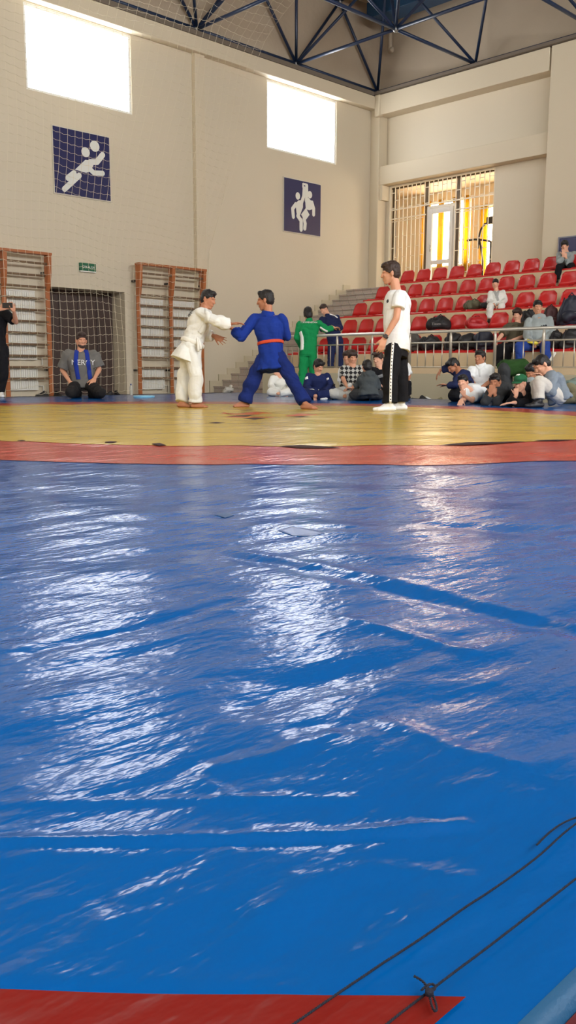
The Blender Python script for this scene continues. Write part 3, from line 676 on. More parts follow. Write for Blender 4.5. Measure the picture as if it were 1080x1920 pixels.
# red corner triangle: legs along the mat edges, hypotenuse towards the centre
hx, hy = 0.489, 0.312; hs_ = hx+hy
ny_ = np.linspace(0, 1, 60); X = []; Y = []
for u in ny_:
    y = 0.312 + u*(1.75-0.312); xe = hs_-y
    X.append(np.linspace(-0.92, xe, 60)); Y.append(np.full(60, y))
X = np.array(X); Y = np.array(Y); gridmesh('red_corner', X.T, Y.T, hmat(X, Y).T+0.0025, vcor, wm, wb)
core = M().box((MX0+0.02, MY0+0.02, FZ), (MX1-0.02, MY1-0.02, -0.02)); obj('foam_core', core, vblue, wm, base=wb)
edgem = mat('mat_edge_canvas', (20,78,118), 0.6, bump=(220,0.5,0.002))
def edge(name, p0, p1, out, drop=0.085):
    n = 120; rows = []
    for t in np.linspace(0, 1, n):
        p = p0+(p1-p0)*t; hz = float(hmat(p[0], p[1])); row = []
        for (o, z) in ((-0.003, 0.002), (0.004, 0.002), (0.008, 0.0), (0.012, -0.005), (0.015, -0.012), (0.0155, FZ)):
            row.append((p[0]+out[0]*o, p[1]+out[1]*o, (hz if z > -0.03 else 0)+z))
        rows.append(row)
    A = np.array(rows); return gridmesh(name, A[:,:,0], A[:,:,1], A[:,:,2], edgem, wm, wb)
edge('edge_roll', np.array([MX0, MY0]), np.array([MX1, MY0]), (0,-1)); edge('edge_roll', np.array([MX0, MY1]), np.array([MX1, MY1]), (0,1))
edge('edge_roll', np.array([MX1, MY0]), np.array([MX1, MY1]), (1,0)); edge('edge_roll', np.array([MX0, MY0]), np.array([MX0, MY1]), (-1,0))
tag(obj('floor_runner', M().box((-3, -2.6, FZ), (12.2, 0.2545, -0.010)), mat('dark_red_runner', (84,12,20), 0.7, bump=(120,0.4,0.004))), 'dark red floor covering beyond the rolled mat edge in the bottom corner', 'floor covering')
# torn patches in the cover
tearm = mat('torn_dark_foam', (52,28,24), 0.9, var=0.2, varscale=12); flapm = mat('torn_orange_flap', (176,84,40), 0.5); scuff = mat('scuffed_patch_edge', (60,84,120), 0.5)
def patch(name, poly, material, lift=0.006, hgt=0.004):
    P = [on(x, y, 'Z', 0) for x, y in poly]; mm = M(); n = len(P)
    c = sum(P)/n; z = float(hmat(c[0], c[1]))
    vs = [np.array([p[0], p[1], float(hmat(p[0], p[1]))+lift]) for p in P] + [np.array([p[0]*.8+c[0]*.2, p[1]*.8+c[1]*.2, float(hmat(p[0], p[1]))+lift+hgt]) for p in P]
    mm.add(vs, [(i, (i+1) % n, n+(i+1) % n, n+i) for i in range(n)] + [tuple(range(n, 2*n))])
    return obj(name, mm, material, wm, base=wb, smooth=False)
for pl in ([(413,776),(416,772.5),(418,777),(440,777.6),(470,776.4),(492,777),(470,778.6),(440,780)], [(455,775.2),(480,773.6),(512,776.2),(480,776.4)], [(420,783),(450,781.4),(480,783.4),(518,783),(480,785.2),(450,784)], [(532,780),(560,777.4),(600,779.6),(566,780.4)]):
    patch('tear', pl, flapm, 0.003, 0.006)
patch('tear', [(524,838.4),(560,836.6),(600,838),(640,840.5),(600,840.6),(560,840)], tearm)
patch('tear', [(822,836.5),(870,833),(930,832),(985,830.5),(930,834),(870,837)], tearm)
patch('tear', [(1000,829.5),(1045,827),(1080,826),(1045,828.8)], tearm)
patch('tear', [(284,835),(300,834),(312,836),(298,837)], tearm)
patch('tear', [(196,832),(208,831),(220,832),(207,833.2)], tearm)
patch('tear', [(32,827.2),(42,826.4),(48,827.4),(40,828.2)], tearm)
for pl in ([(424,780.5),(450,779.5),(480,779),(455,781.5)], [(455,786),(480,785.4),(500,786),(478,787.6)], [(540,781.6),(565,780.8),(585,781.4),(562,782.8)], [(390,793),(405,792),(424,792.6),(404,794)]):
    patch('tear_edge', pl, tearm, 0.004, 0.002)
patch('scuff_mark', [(520,996),(545,990),(585,994),(610,1002),(585,1006),(550,1004)], mat('scuff_blue', (20,70,132), 0.3), 0.0012, 0.0006)
patch('scuff_mark', [(402,966),(420,962),(440,966),(422,971)], scuff, 0.0012, 0.0006)
# lacing cords lying across the corner of the mat
cordm = mat('dark_navy_cord', (22,24,42), 0.85, bump=(900,0.6,0.001))
def laid(pix, lift=0.003):
    P = [on(x, y, 'Z', 0.004) for x, y in pix]; out = []
    for a, b in zip(P[:-1], P[1:]):
        n = max(2, int(np.linalg.norm(b-a)/0.006))
        for t in np.linspace(0, 1, n, endpoint=False): out.append(a+(b-a)*t)
    out.append(P[-1]); out = np.array(out); out[:, 2] = np.array([float(v) for v in hmat(out[:,0], out[:,1])])+lift+0.0025
    for _ in range(3): out[1:-1] = 0.25*out[:-2]+0.5*out[1:-1]+0.25*out[2:]
    return out
def cord(mm, pts, r=0.0006, pitch=0.005):
    pts = np.array(pts); s = np.r_[0, np.cumsum(np.linalg.norm(np.diff(pts, axis=0), axis=1))]
    n = int(s[-1]/0.0009)+2; ss = np.linspace(0, s[-1], n); q = np.stack([np.interp(ss, s, pts[:,a]) for a in range(3)], -1)
    t = np.gradient(q, axis=0); t /= np.linalg.norm(t, axis=1)[:,None]+1e-9; up = np.array([0,0,1.0]); sd = np.cross(t, up); sd /= np.linalg.norm(sd, axis=1)[:,None]+1e-9; u2 = np.cross(sd, t)
    for ph in (0, math.pi):
        a = ss*2*math.pi/pitch+ph; mm.tube(q+0.0005*(sd*np.cos(a)[:,None]+u2*np.sin(a)[:,None]), r, 6)
c1 = M(); cord(c1, laid([(500,1955),(560,1912),(650,1850),(760,1778),(880,1697),(960,1640),(1015,1600),(1060,1563),(1085,1546)])); cord(c1, laid([(1006,1590),(1030,1568),(1055,1552),(1076,1545),(1090,1541)], 0.006))
tag(obj('lacing_cord', c1, cordm, smooth=True), 'dark twisted cord lying on the blue mat, the one ending in a small loop', 'cord', 'lacing cords')
c2 = M(); cord(c2, laid([(690,1950),(735,1912),(800,1862),(850,1822),(920,1768),(1000,1706),(1100,1628)]))
lc_ = obj('lacing_cord', c2, cordm, smooth=True); tag(lc_, 'dark twisted cord tied with a knot by the corner of the red triangle', 'cord', 'lacing cords')
kn = M()
cord(kn, laid([(803,1860),(795,1848),(788,1842),(776,1836)], 0.006)); cord(kn, laid([(806,1862),(814,1878),(820,1896),(818,1908),(810,1900),(806,1880),(804,1864)], 0.006))
cord(kn, laid([(790,1868),(800,1856),(812,1854),(820,1862),(812,1870),(800,1872),(794,1864),(806,1856)], 0.008))
kp = on(805,1861,'Z',0.012); kn.ell(kp, (0.0035,0.003,0.003), n=12, m=8)
obj('knot', kn, cordm, lc_, smooth=True)

# ------------------------------------------------------------------ people
lipc = {}
def nrm(v): v = np.array(v, float); return v/(np.linalg.norm(v)+1e-12)
HSKY = -CF*np.array([1,1,0]); TC = nrm(HSKY)       # horizontal direction towards the camera
RH = nrm(CR*np.array([1,1,0])); UP = np.array([0,0,1.0])
def wdir(r, u, t): return nrm(RH*r + UP*u + TC*t)
hairblack = mat('hair_black', (22,18,18), 0.5, bump=(140,0.7,0.006)); hairbrown = mat('hair_dark_brown', (52,34,26), 0.55, bump=(140,0.7,0.006))
SKINS = {'a': (206,150,120), 'b': (180,122,92), 'c': (222,168,140)}
def skinset(k):
    c = np.array(SKINS[k]); return [mat('skin_'+k, c, 0.55, spec=0.35, var=0.05, varscale=20), mat('eye_dark', (30,22,20), 0.3), mat('brow_'+k, c*0.33, 0.7), mat('lip_'+k, c*np.array([0.86,0.66,0.66]), 0.5), mat('eye_white', (216,206,198), 0.4)]
def hand_prims(m, w, d, n, side, hs, curl=0.35, spread=0.06, thumb=0.7):
    # w wrist point, d hand direction, n palm normal (fingers bend that way), side +1/-1 places the thumb
    w = np.array(w); d = nrm(d); n = nrm(n - d*(np.array(n)@d)); t = np.cross(d, n)*side
    ln = [0.92, 1.05, 1.0, 0.8]
    for i in range(4):
        kn = w + d*0.088*hs + t*(1.5-i)*0.0205*hs
        m.cap(w + d*0.012*hs + t*(1.5-i)*0.013*hs, kn, 0.015*hs, 0.0125*hs, 8)
        p = kn; fd = nrm(d + t*(1.5-i)*spread*1.6); a = 0
        for L, r in ((0.042, 0.0095), (0.027, 0.0085), (0.021, 0.0075)):
            a += curl*(1.15 if L < 0.04 else 0.8); dd = nrm(fd*math.cos(a) + n*math.sin(a)); q = p + dd*L*ln[i]*hs
            m.cap(p, q, r*hs, r*hs*0.92, 8); p = q
    p = w + d*0.025*hs + t*0.022*hs; td = nrm(d*0.62 + t*0.75*thumb + n*0.25)
    for L, r in ((0.038, 0.0145), (0.032, 0.0110), (0.024, 0.0095)):
        q = p + td*L*hs; m.cap(p, q, r*hs, r*hs*0.9, 8); p = q; td = nrm(td + d*0.28 + n*0.12)
def foot_prims(m, ank, toe, gz, s, kind='bare'):
    d = np.array(toe, float) - np.array(ank, float); d[2] = 0; d = nrm(d); sd = np.cross(UP, d)
    a = np.array(ank, float); k = 1.0 if kind == 'bare' else 1.14
    h = np.array([a[0], a[1], gz + 0.030*s*k]) - d*0.035*s; b = np.array([a[0], a[1], gz + 0.022*s*k]) + d*0.125*s
    m.cap(h, b, 0.031*s*k, 0.026*s*k, 12)
    for o in (-0.018, 0.018): m.cap(h + sd*o*0.4*s, b + sd*o*s, 0.028*s*k, 0.024*s*k, 10)
    m.cap(a, h + d*0.03*s, 0.038*s*k, 0.03*s*k, 12); m.cap(a, b - d*0.03*s + UP*0.01*s, 0.034*s*k, 0.024*s*k, 12)
    if kind == 'bare':
        for i in range(5): m.ell(b + d*(0.028-0.005*i)*s + sd*(0.034-0.017*i)*s - UP*0.006*s, np.array([0.016,0.010 if i else 0.013,0.011])*s, [d, sd, UP], 8, 6)
    else:
        m.cap(b + sd*0.012*s, b + d*0.045*s, 0.026*s*k, 0.02*s*k, 10); m.cap(b - sd*0.012*s, b + d*0.04*s, 0.026*s*k, 0.02*s*k, 10)
class Head:
    def __init__(s, c, look, up, hs):
        s.c = np.array(c); s.f = nrm(look); s.r = nrm(np.cross(s.f, up)); s.u = np.cross(s.r, s.f); s.hs = hs; s.ax = [s.r, s.f, s.u]; s.fine = True
    def p(s, x, y, z): return s.c + (s.r*x + s.f*y + s.u*z)*s.hs
    def e(s, m, x, y, z, a, b, c, n=16, k=9): m.ell(s.p(x,y,z), np.array([a,b,c])*s.hs, s.ax, n, k)
    def cap(s, m, p0, p1, r0, r1, n=10): m.cap(s.p(*p0), s.p(*p1), r0*s.hs, r1*s.hs, n)
    def local(s, q): d = (q - s.c)/s.hs; return np.stack([d@s.r, d@s.f, d@s.u], -1)
    def skin(s, m):
        s.e(m, 0,-.012,.03, .074,.094,.088); s.e(m, 0,.03,-.035, .058,.062,.078); s.e(m, 0,.058,-.098, .028,.026,.022)
        s.e(m, 0,.078,.020, .050,.017,.012); s.cap(m, (0,.090,.010), (0,.106,-.030), .009,.014); s.e(m, .030,.072,-.022, .022,.018,.018); s.e(m, -.030,.072,-.022, .022,.018,.018)
        s.e(m, 0,.086,-.062, .024,.010,.006, 12, 7); s.e(m, 0,.084,-.074, .021,.010,.006, 12, 7); s.cap(m, (-.011,.092,-.034), (.011,.092,-.034), .008,.008)
        for g in (-1, 1): s.e(m, .077*g,-.008,-.010, .011,.020,.032, 10, 7); s.cap(m, (.05*g,-.005,-.055), (.022*g,.05,-.098), .024,.02)
    def assign(s, q):
        l = s.local(q); out = np.zeros(len(l)); x, y, z = np.abs(l[:,0]), l[:,1], l[:,2]; fr = y > 0.055
        if s.fine: out[fr & (((x-.031)/.015)**2 + ((z-.001)/.0075)**2 < 1)] = 4
        out[fr & (((x-.031)/(.0075 if s.fine else .011))**2 + ((z-.001)/.0075)**2 < 1)] = 1
        out[fr & (x > .014) & (x < .052) & (np.abs(z-(.019+.10*(x-.014)*(x < .035)+.0021*(x >= .035))) < .0048)] = 2
        out[fr & (y > .07) & (((x)/.023)**2 + ((z+.068)/.0095)**2 < 1)] = 3
        return out
    def hair(s, m, style):
        if style == 'short':
            s.e(m, 0,-.016,.048, .081,.098,.083); s.e(m, 0,-.045,.005, .078,.066,.082); s.e(m, 0,.052,.088, .062,.040,.034)
            for g in (-1, 1): s.e(m, .066*g,.012,.040, .016,.036,.040, 10, 7)
        elif style == 'fringe':
            s.e(m, 0,-.012,.050, .086,.101,.086); s.e(m, 0,-.045,-.002, .080,.066,.085); s.e(m, 0,.062,.078, .066,.030,.030)
            for g in (-1, 1): s.e(m, .068*g,.014,.030, .018,.040,.046, 10, 7)
            for i in range(7): s.cap(m, ((i-3)*.020,.072,.088), ((i-3)*.021+.006,.088-.002*abs(i-3),.058+.006*(i % 2)), .016,.009, 8)
        elif style == 'buzz':
            s.e(m, 0,-.016,.042, .078,.095,.083); s.e(m, 0,-.045,.008, .074,.062,.074); s.e(m, 0,.045,.084, .056,.036,.028)
        elif style == 'quiff':
            s.e(m, 0,-.012,.054, .084,.100,.088); s.e(m, 0,-.045,.002, .080,.066,.080); s.e(m, 0,.066,.090, .064,.036,.034)
            for g in (-1, 1): s.e(m, .068*g,.010,.036, .016,.036,.044, 10, 7)
            for i in range(6): s.cap(m, ((i-2.5)*.022,.05,.11), ((i-2.5)*.022+.008,.094,.086), .018,.012, 8)
        elif style == 'bob':
            s.e(m, 0,-.012,.052, .086,.100,.086); s.e(m, 0,-.05,-.025, .084,.066,.105); s.e(m, 0,.055,.082, .066,.036,.036)
            for g in (-1, 1): s.e(m, .072*g,.0,.0, .018,.046,.075, 10, 7)
def torso_rings(P, C, aH, aS, s, inf, t0, t1, hw, sw, flare=0.0, dscale=1.0):
    prof = [(-.28,.150,.112),(-.12,.150,.112),(0,.152,.115),(.2,.140,.106),(.42,.138,.104),(.65,.156,.114),(.80,.166,.116),(.90,.150,.100),(.97,.122,.084),(1.03,.090,.070),(1.09,.060,.058)]
    v = C-P; L = np.linalg.norm(v); vn = v/L; out = []
    ts = sorted({t0, t1} | {p[0] for p in prof if t0 < p[0] < t1})
    for t in ts:
        wa = np.interp(t, [p[0] for p in prof], [p[1] for p in prof]); da = np.interp(t, [p[0] for p in prof], [p[2] for p in prof])
        k = min(1, max(0, t)); a = nrm(aH*(1-k)+aS*k); a = nrm(a - vn*(a@vn)); b = np.cross(vn, a)
        wd_ = wa*(hw/0.15*(1-k)+sw/0.166*k); fl = flare*max(0, -t) if t < 0 else 0
        out.append((P+v*t, a, b, wd_*1.0+inf+fl, da*s*dscale+inf+fl))
    return out
PEOPLE = []
def person(label, D, s, J, look, top, bottom=None, feet=None, hair=('short', hairblack), skin='a', voxel=0.009, gz=0.0, up=None, hscale=1.0, hands=True, base_px=None, group=None, thin=1.0):
    q = {k_: W(v[0], v[1], D + (v[2] if len(v) > 2 else 0)) for k_, v in J.items() if k_[0] != '_'}
    for k_ in q:
        mn = {'hip': 0.115, 'kn': 0.092, 'an': 0.06, 'el': 0.05, 'wr': 0.03}.get(k_[:-1], 0)
        if q[k_][2] < gz+mn*s: q[k_][2] = gz+mn*s
    P = (q['hipr']+q['hipl'])/2; C = (q['shr']+q['shl'])/2
    base = np.array([P[0], P[1], gz]); t = thing('person', label, 'person', base, group)
    aH = nrm(q['hipl']-q['hipr']); aS = nrm(q['shl']-q['shr']); vn = nrm(C-P)
    sw = max(0.13*s, min(0.2*s, 0.5*np.linalg.norm(q['shl']-q['shr'])))*0.98; hw = 0.15*s*thin
    hs = s*hscale; upv = nrm(q['head']-C) if up is None else np.array(up)
    H = Head(q['head'], wdir(*look), nrm(UP*0.7+upv*0.3) if up is None else upv, hs)
    H.fine = voxel < 0.0088; m = M(); H.skin(m)
    nb = C + vn*0.03*s; m.cap(nb, H.p(0,-.028,-.05), 0.056*s, 0.050*hs); m.cap(C, nb, 0.075*s, 0.058*s)
    m.rings(torso_rings(P, C, aH, aS, s*0.8, -0.02*s, -0.02, 1.0, hw*0.8, sw*0.9))
    ar = {}; lg = {}
    for g in 'rl':
        if 'el'+g in q:
            S_, E_, X_ = q['sh'+g], q['el'+g], q['wr'+g]; ar[g] = (S_, E_, X_)
            m.cap(C, S_, 0.05*s, 0.045*s); m.cap(S_, E_, 0.047*s, 0.037*s); m.cap(E_, E_+(X_-E_)*0.45, 0.038*s, 0.035*s); m.cap(E_+(X_-E_)*0.3, X_, 0.036*s, 0.025*s)
            if hands:
                hd = J.get('_hand'+g, {}); d = hd.get('d'); d = nrm(X_-E_) if d is None else wdir(*d)
                n = wdir(*hd.get('n', (0, -1, 0.2))); sd = hd.get('side', 1 if g == 'r' else -1)
                hand_prims(m, X_, d, n, sd, s*1.0*hd.get('k', 1.0), hd.get('curl', 0.35), hd.get('spread', 0.06), hd.get('thumb', 0.7))
        if 'kn'+g in q:
            Hq, K_, A_ = q['hip'+g], q['kn'+g], q['an'+g]; lg[g] = (Hq, K_, A_)
            m.cap(P, Hq, 0.08*s, 0.07*s); m.cap(Hq, K_, 0.072*s, 0.052*s); m.cap(K_, K_+(A_-K_)*0.4, 0.053*s, 0.05*s); m.cap(K_+(A_-K_)*0.3, A_, 0.05*s, 0.034*s)
            if 'to'+g in q and (feet is None or feet[0] == 'bare'): foot_prims(m, A_, q['to'+g], gz if A_[2]-gz < 0.25 else A_[2]-0.07*s, s)
    body = organic('body', m, min(voxel, 0.0075) if voxel < 0.008 else voxel*0.85, skinset(skin), t, base, it=2, assign=H.assign, lam=0.4)
    hm = M(); parts = {'body': body}
    if hair:
        if hair[0] == 'cap':
            H.hair(hm, 'buzz'); organic('hair', hm, voxel*0.8, [hair[2]], t, base, it=2)
            cm = M(); H.e(cm, 0,-.012,.062, .088,.106,.070); H.e(cm, 0,-.03,.035, .087,.090,.036); cp = organic('cap', cm, voxel*0.7, [hair[1]], t, base, it=3)
            bm = M(); rr_ = []
            for j in range(13):
                a = -1.15+2.3*j/12; rr_.append([H.p(.078*math.sin(a)*1.0, .052+.026*math.cos(a), .040), H.p(.078*math.sin(a), .070+.090*math.cos(a)**0.8, .024-.012*math.cos(a)), H.p(.078*math.sin(a), .070+.090*math.cos(a)**0.8, .018-.012*math.cos(a)), H.p(.076*math.sin(a), .05+.026*math.cos(a), .030)])
            bm.loftpts(rr_); obj('brim', bm, hair[1], t, base=base, smooth=True); parts['cap'] = cp
        else:
            H.hair(hm, hair[0]); parts['hair'] = organic('hair', hm, voxel*0.8, [hair[1]], t, base, it=2, wrinkle=0.0035*s, wfreq=26)
    # upper garment
    if top:
        inf = top.get('inf', 0.014)*s; tm_ = M(); hem = top.get('hem', -0.18)
        tm_.rings(torso_rings(P, C, aH, aS, s, inf, hem, top.get('neck', 1.05), hw, sw, top.get('flare', 0.0), top.get('depth', 1.0)), n=24)
        fr_ = top.get('sleeve', 0.6)
        for g, (S_, E_, X_) in ar.items():
            r = top.get('r', 0.062)*s; tm_.cap(C+vn*(-0.02)*s, S_, 0.068*s, 0.060*s); tm_.ell(S_-vn*0.008*s, (0.060*s+inf*0.25,)*3, n=14)
            if fr_ <= 1:      # short sleeve with a flat opening
                e = S_+(E_-S_)*fr_; d = nrm(E_-S_); tm_.tube([S_, (S_+e)/2, e], [r*1.0, r*1.02, r*1.04], 14)
            else:
                tm_.cap(S_, E_, r, r*0.92); e = E_+(X_-E_)*(fr_-1); d = nrm(X_-E_); tm_.tube([E_, (E_+e)/2, e-d*0.006, e], [r*0.92, r*top.get('cuff', 0.85)*1.02, r*top.get('cuff', 0.85), r*top.get('cuff', 0.85)*0.97], 14)
        if top.get('hood'):
            tm_.cap(C+vn*0.075*s+aS*0.07*s, C+vn*0.075*s-aS*0.07*s, 0.055*s, 0.055*s); tm_.ell(C+vn*0.07*s - H.f*0.07*s, np.array([.1,.05,.07])*s, [aS, nrm(np.cross(vn, aS)), vn])
        if top.get('collar'):
            cc = C+vn*0.075*s; a2 = aS; b2 = np.cross(vn, aS)
            tm_.rings([(cc-vn*0.05*s, a2, b2, 0.082*s, 0.078*s), (cc+vn*top['collar']*s, a2, b2, 0.070*s, 0.068*s)], p=2.0)
        parts['top'] = organic(top.get('name', 'shirt'), tm_, voxel, [top['mat']], t, base, it=3, wrinkle=top.get('wr', 0.012)*s, wfreq=top.get('wf', 5.0))
    if bottom:
        bm_ = M(); inf = bottom.get('inf', 0.012)*s; r = bottom.get('r', 0.085)*s
        bm_.rings(torso_rings(P, C, aH, aS, s, inf*0.6, -0.16, bottom.get('waist', 0.14), hw, sw), n=20)
        for g, (Hq, K_, A_) in lg.items():
            bm_.cap(Hq, K_, r*1.05, r*bottom.get('knee', 0.86)); c_ = bottom.get('len', 0.97); e = K_+(A_-K_)*c_; d = nrm(A_-K_); rc = r*bottom.get('cuff', 0.78)
            bm_.tube([K_, K_+(e-K_)*0.3, K_+(e-K_)*0.7, e-d*0.005, e], [r*bottom.get('knee', 0.86), r*bottom.get('knee', 0.86)*0.99, (rc+r*bottom.get('knee', .86)*0.9)/2, rc, rc*0.97], 16)
        parts['bottom'] = organic(bottom.get('name', 'trousers'), bm_, voxel, [bottom['mat']], t, base, it=3, wrinkle=bottom.get('wr', 0.012)*s, wfreq=bottom.get('wf', 5.0))
    if feet and feet[0] != 'bare':
        for g, (Hq, K_, A_) in lg.items():
            if 'to'+g in q:
                fm = M(); foot_prims(fm, A_, q['to'+g], gz if A_[2]-gz < 0.25 else A_[2]-0.075*s, s, 'shoe')
                organic(feet[0], fm, voxel*0.8, [feet[1]], t, base, it=2)
    PEOPLE.append(t)
    return dict(t=t, base=base, q=q, P=P, C=C, H=H, s=s, aS=aS, aH=aH, vn=vn, hw=hw, sw=sw, **parts)
def bvh_of(o):
    me = o.data; return BVHTree.FromPolygons([v.co for v in me.vertices], [p.vertices for p in me.polygons])
def hit(bv, base, x, y):
    o = Vector(CAM-base); d = Vector(nrm(ray(x, y))); r = bv.ray_cast(o, d); return (np.array(r[0]), np.array(r[1])) if r[0] is not None else (None, None)
def strip(f, on_, name, pix, width, material, thick=0.006, bv=None):
    ob = f[on_]; bv = bv or bvh_of(ob); pts = []
    for (x0, y0), (x1, y1) in zip(pix[:-1], pix[1:]):
        n = max(2, int(math.hypot(x1-x0, y1-y0)/0.8))
        for u in np.linspace(0, 1, n, endpoint=False): pts.append((x0+(x1-x0)*u, y0+(y1-y0)*u))
    pts.append(pix[-1]); P = []; N = []
    for x, y in pts:
        p, n = hit(bv, f['base'], x, y)
        if p is not None: P.append(p); N.append(n)
    if len(P) < 3: return None
    P = np.array(P); N = np.array(N)
    for _ in range(4): N[1:-1] = N[:-2]+N[1:-1]+N[2:]; N /= np.linalg.norm(N, axis=1)[:,None]; P[1:-1] = .25*P[:-2]+.5*P[1:-1]+.25*P[2:]
    T_ = np.gradient(P, axis=0); T_ /= np.linalg.norm(T_, axis=1)[:,None]+1e-9; Sd = np.cross(N, T_); Sd /= np.linalg.norm(Sd, axis=1)[:,None]+1e-9
    mm = M(); hw_ = width/2
    mm.loftpts([[p+sd*hw_-n*0.004, p+sd*hw_+n*thick*0.7, p+n*thick, p-sd*hw_+n*thick*0.7, p-sd*hw_-n*0.004] for p, n, sd in zip(P, N, Sd)])
    me = mm.mesh(name); fixn(me); me.materials.append(material); me.polygons.foreach_set('use_smooth', [True]*len(me.polygons))
    o = bpy.data.objects.new(name, me); COL.objects.link(o); o.parent = ob; return o
def lettering(f, on_, s_, cx, cy, size, material, name='lettering', tilt=0.0):
    ob = f[on_]; bv = bvh_of(ob); p, n = hit(bv, f['base'], cx, cy)
    if p is None: return
    me = text_mesh(s_, size, extrude=0.0); d = nrm(ray(cx, cy)); r = RH; u = nrm(np.cross(r, d)); u = UP
    co = np.array([v.co for v in me.vertices]); ca, sa = math.cos(tilt), math.sin(tilt)
    for v, c in zip(me.vertices, co):
        x, y = c[0]*ca-c[1]*sa, c[0]*sa+c[1]*ca
        q = p + r*x + u*y; h = bv.ray_cast(Vector(q-d*0.5), Vector(d))
        v.co = Vector((np.array(h[0]) if h[0] is not None else q) - d*0.012)
    me.materials.clear(); me.materials.append(material); o = bpy.data.objects.new(name, me); COL.objects.link(o); o.parent = ob
    so = o.modifiers.new('thick', 'SOLIDIFY'); so.thickness = 0.003
    return o
def beltring(f, tpos, material, name='belt', hgt=0.045, extra=0.03, knot=None):
    v = f['C']-f['P']; a = nrm(f['aH']*(1-tpos)+f['aS']*tpos); vn = f['vn']; a = nrm(a-vn*(a@vn)); b = np.cross(vn, a); s = f['s']; c = f['P']+v*tpos; mm = M()
    wa = 0.139*(f['hw']/0.15*(1-tpos)+f['sw']/0.166*tpos)+extra; da = 0.108*s+extra
    mm.rings([(c-vn*hgt/2, a, b, wa-.004, da-.004), (c-vn*hgt/2.4, a, b, wa, da), (c+vn*hgt/2.4, a, b, wa, da), (c+vn*hgt/2, a, b, wa-.004, da-.004)], n=32)
    o = obj(name, mm, material, f['t'], base=f['base'], smooth=True); return o
def tail(f, pts, w, material, name='belt_end'):
    mm = M(); P = [W(x, y, D_) for x, y, D_ in pts]; mm.tube(P, w, 6); return obj(name, mm, material, f['t'], base=f['base'], smooth=True)

giw = cloth('gi_white', (226,226,220)); gib = cloth('gi_blue', (26,54,142)); gibt = cloth('gi_blue_trousers', (26,44,112)); ginavy = cloth('gi_navy', (30,40,84)); gicream = cloth('gi_cream', (226,220,200))
beltw = cloth('belt_white', (230,228,220)); belto = cloth('belt_orange_red', (214,84,58)); beltblue = cloth('strip_blue', (36,58,150))
tchar2 = cloth('trouser_charcoal_black', (38,36,36)); tgrey = cloth('tee_grey', (112,110,106)); tblack = cloth('cloth_black', (22,22,26)); twhite = cloth('tee_white', (232,234,234)); tchar = cloth('cloth_charcoal', (58,60,62)); tgreen = cloth('track_green', (22,140,80))
tnavy = cloth('track_navy', (34,42,78)); hgrey = cloth('hoodie_grey', (150,158,158)); sgrey = cloth('sweat_blue_grey', (128,138,148)); olive = cloth('shirt_olive', (84,78,62)); jblue = cloth('trouser_blue', (40,66,140))
pale = cloth('trouser_pale_grey', (196,198,194)); beige = cloth('trouser_beige', (204,198,188)); dgreen = cloth('shirt_dark_green', (40,72,32)); khaki = cloth('trouser_khaki', (128,122,96)); jean = cloth('jeans_light', (120,150,176)); whp = mat('white_print', (236,236,232), 0.6)
inkp = mat('dark_print', (24,26,34), 0.6); capg = cloth('cap_green', (40,100,66)); shoew = mat('shoe_white', (232,232,230), 0.5); shoek = mat('shoe_black', (26,24,26), 0.5); hoodd = cloth('hoodie_dark_grey', (74,80,82)); greygreen = cloth('tee_grey_green', (110,126,118))

# 1. white-suited fighter
f = person('young fighter in a white judo suit leaning forward, reaching for his opponent', 10.2, 0.90, dict(
    head=(390.5,561.5), shr=(376,586,-0.16), shl=(386,587,0.14), elr=(404,603,-0.26), wrr=(433,607.5,-0.16), ell=(380,627,0.22), wrl=(402,630,0.16),
    hipr=(355,652,-0.08), hipl=(361,650,0.10), knr=(368,702,-0.10), knl=(346,704,0.12), anr=(366,757,-0.02), anl=(340,757,0.08), tor=(388,766,-0.04), tol=(356,762,0.03),
    _handr=dict(d=(0.97,0.12,0.0), n=(0.1,-1,0.1), curl=0.22, side=-1), _handl=dict(d=(0.85,-0.40,0.25), n=(0.1,-0.5,-1), curl=0.1, spread=0.14, side=-1)),
    (0.86,-0.22,0.42), dict(name='jacket', mat=giw, inf=0.03, hem=-0.42, flare=0.14, sleeve=1.86, r=0.070, cuff=1.05, neck=1.02, wr=0.016, wf=4.5),
    dict(mat=giw, r=0.098, knee=0.93, cuff=0.92, inf=0.02, len=0.96, wr=0.016, wf=4.5), ('bare',), ('short', hairblack), 'b', 0.0072, group='fighters on the mat')
strip(f, 'top', 'lapel', [(379,571),(386,578),(390,590),(388,602),(381,615),(374,624)], 0.055, giw, 0.012)
beltring(f, 0.13, beltw, extra=0.045)
for a in ([(368,626,10.1),(374,640,10.06),(377,655,10.03)], [(368,626,10.1),(371,642,10.04),(372,658,10.0)]): tail(f, a, 0.016, beltw)
for x, y in ((362,577),(357,588),(351,597)): lettering(f, 'top', ['TKM','MMM','I'][[362,357,351].index(x)], x, y, 0.034, inkp, tilt=0.9)
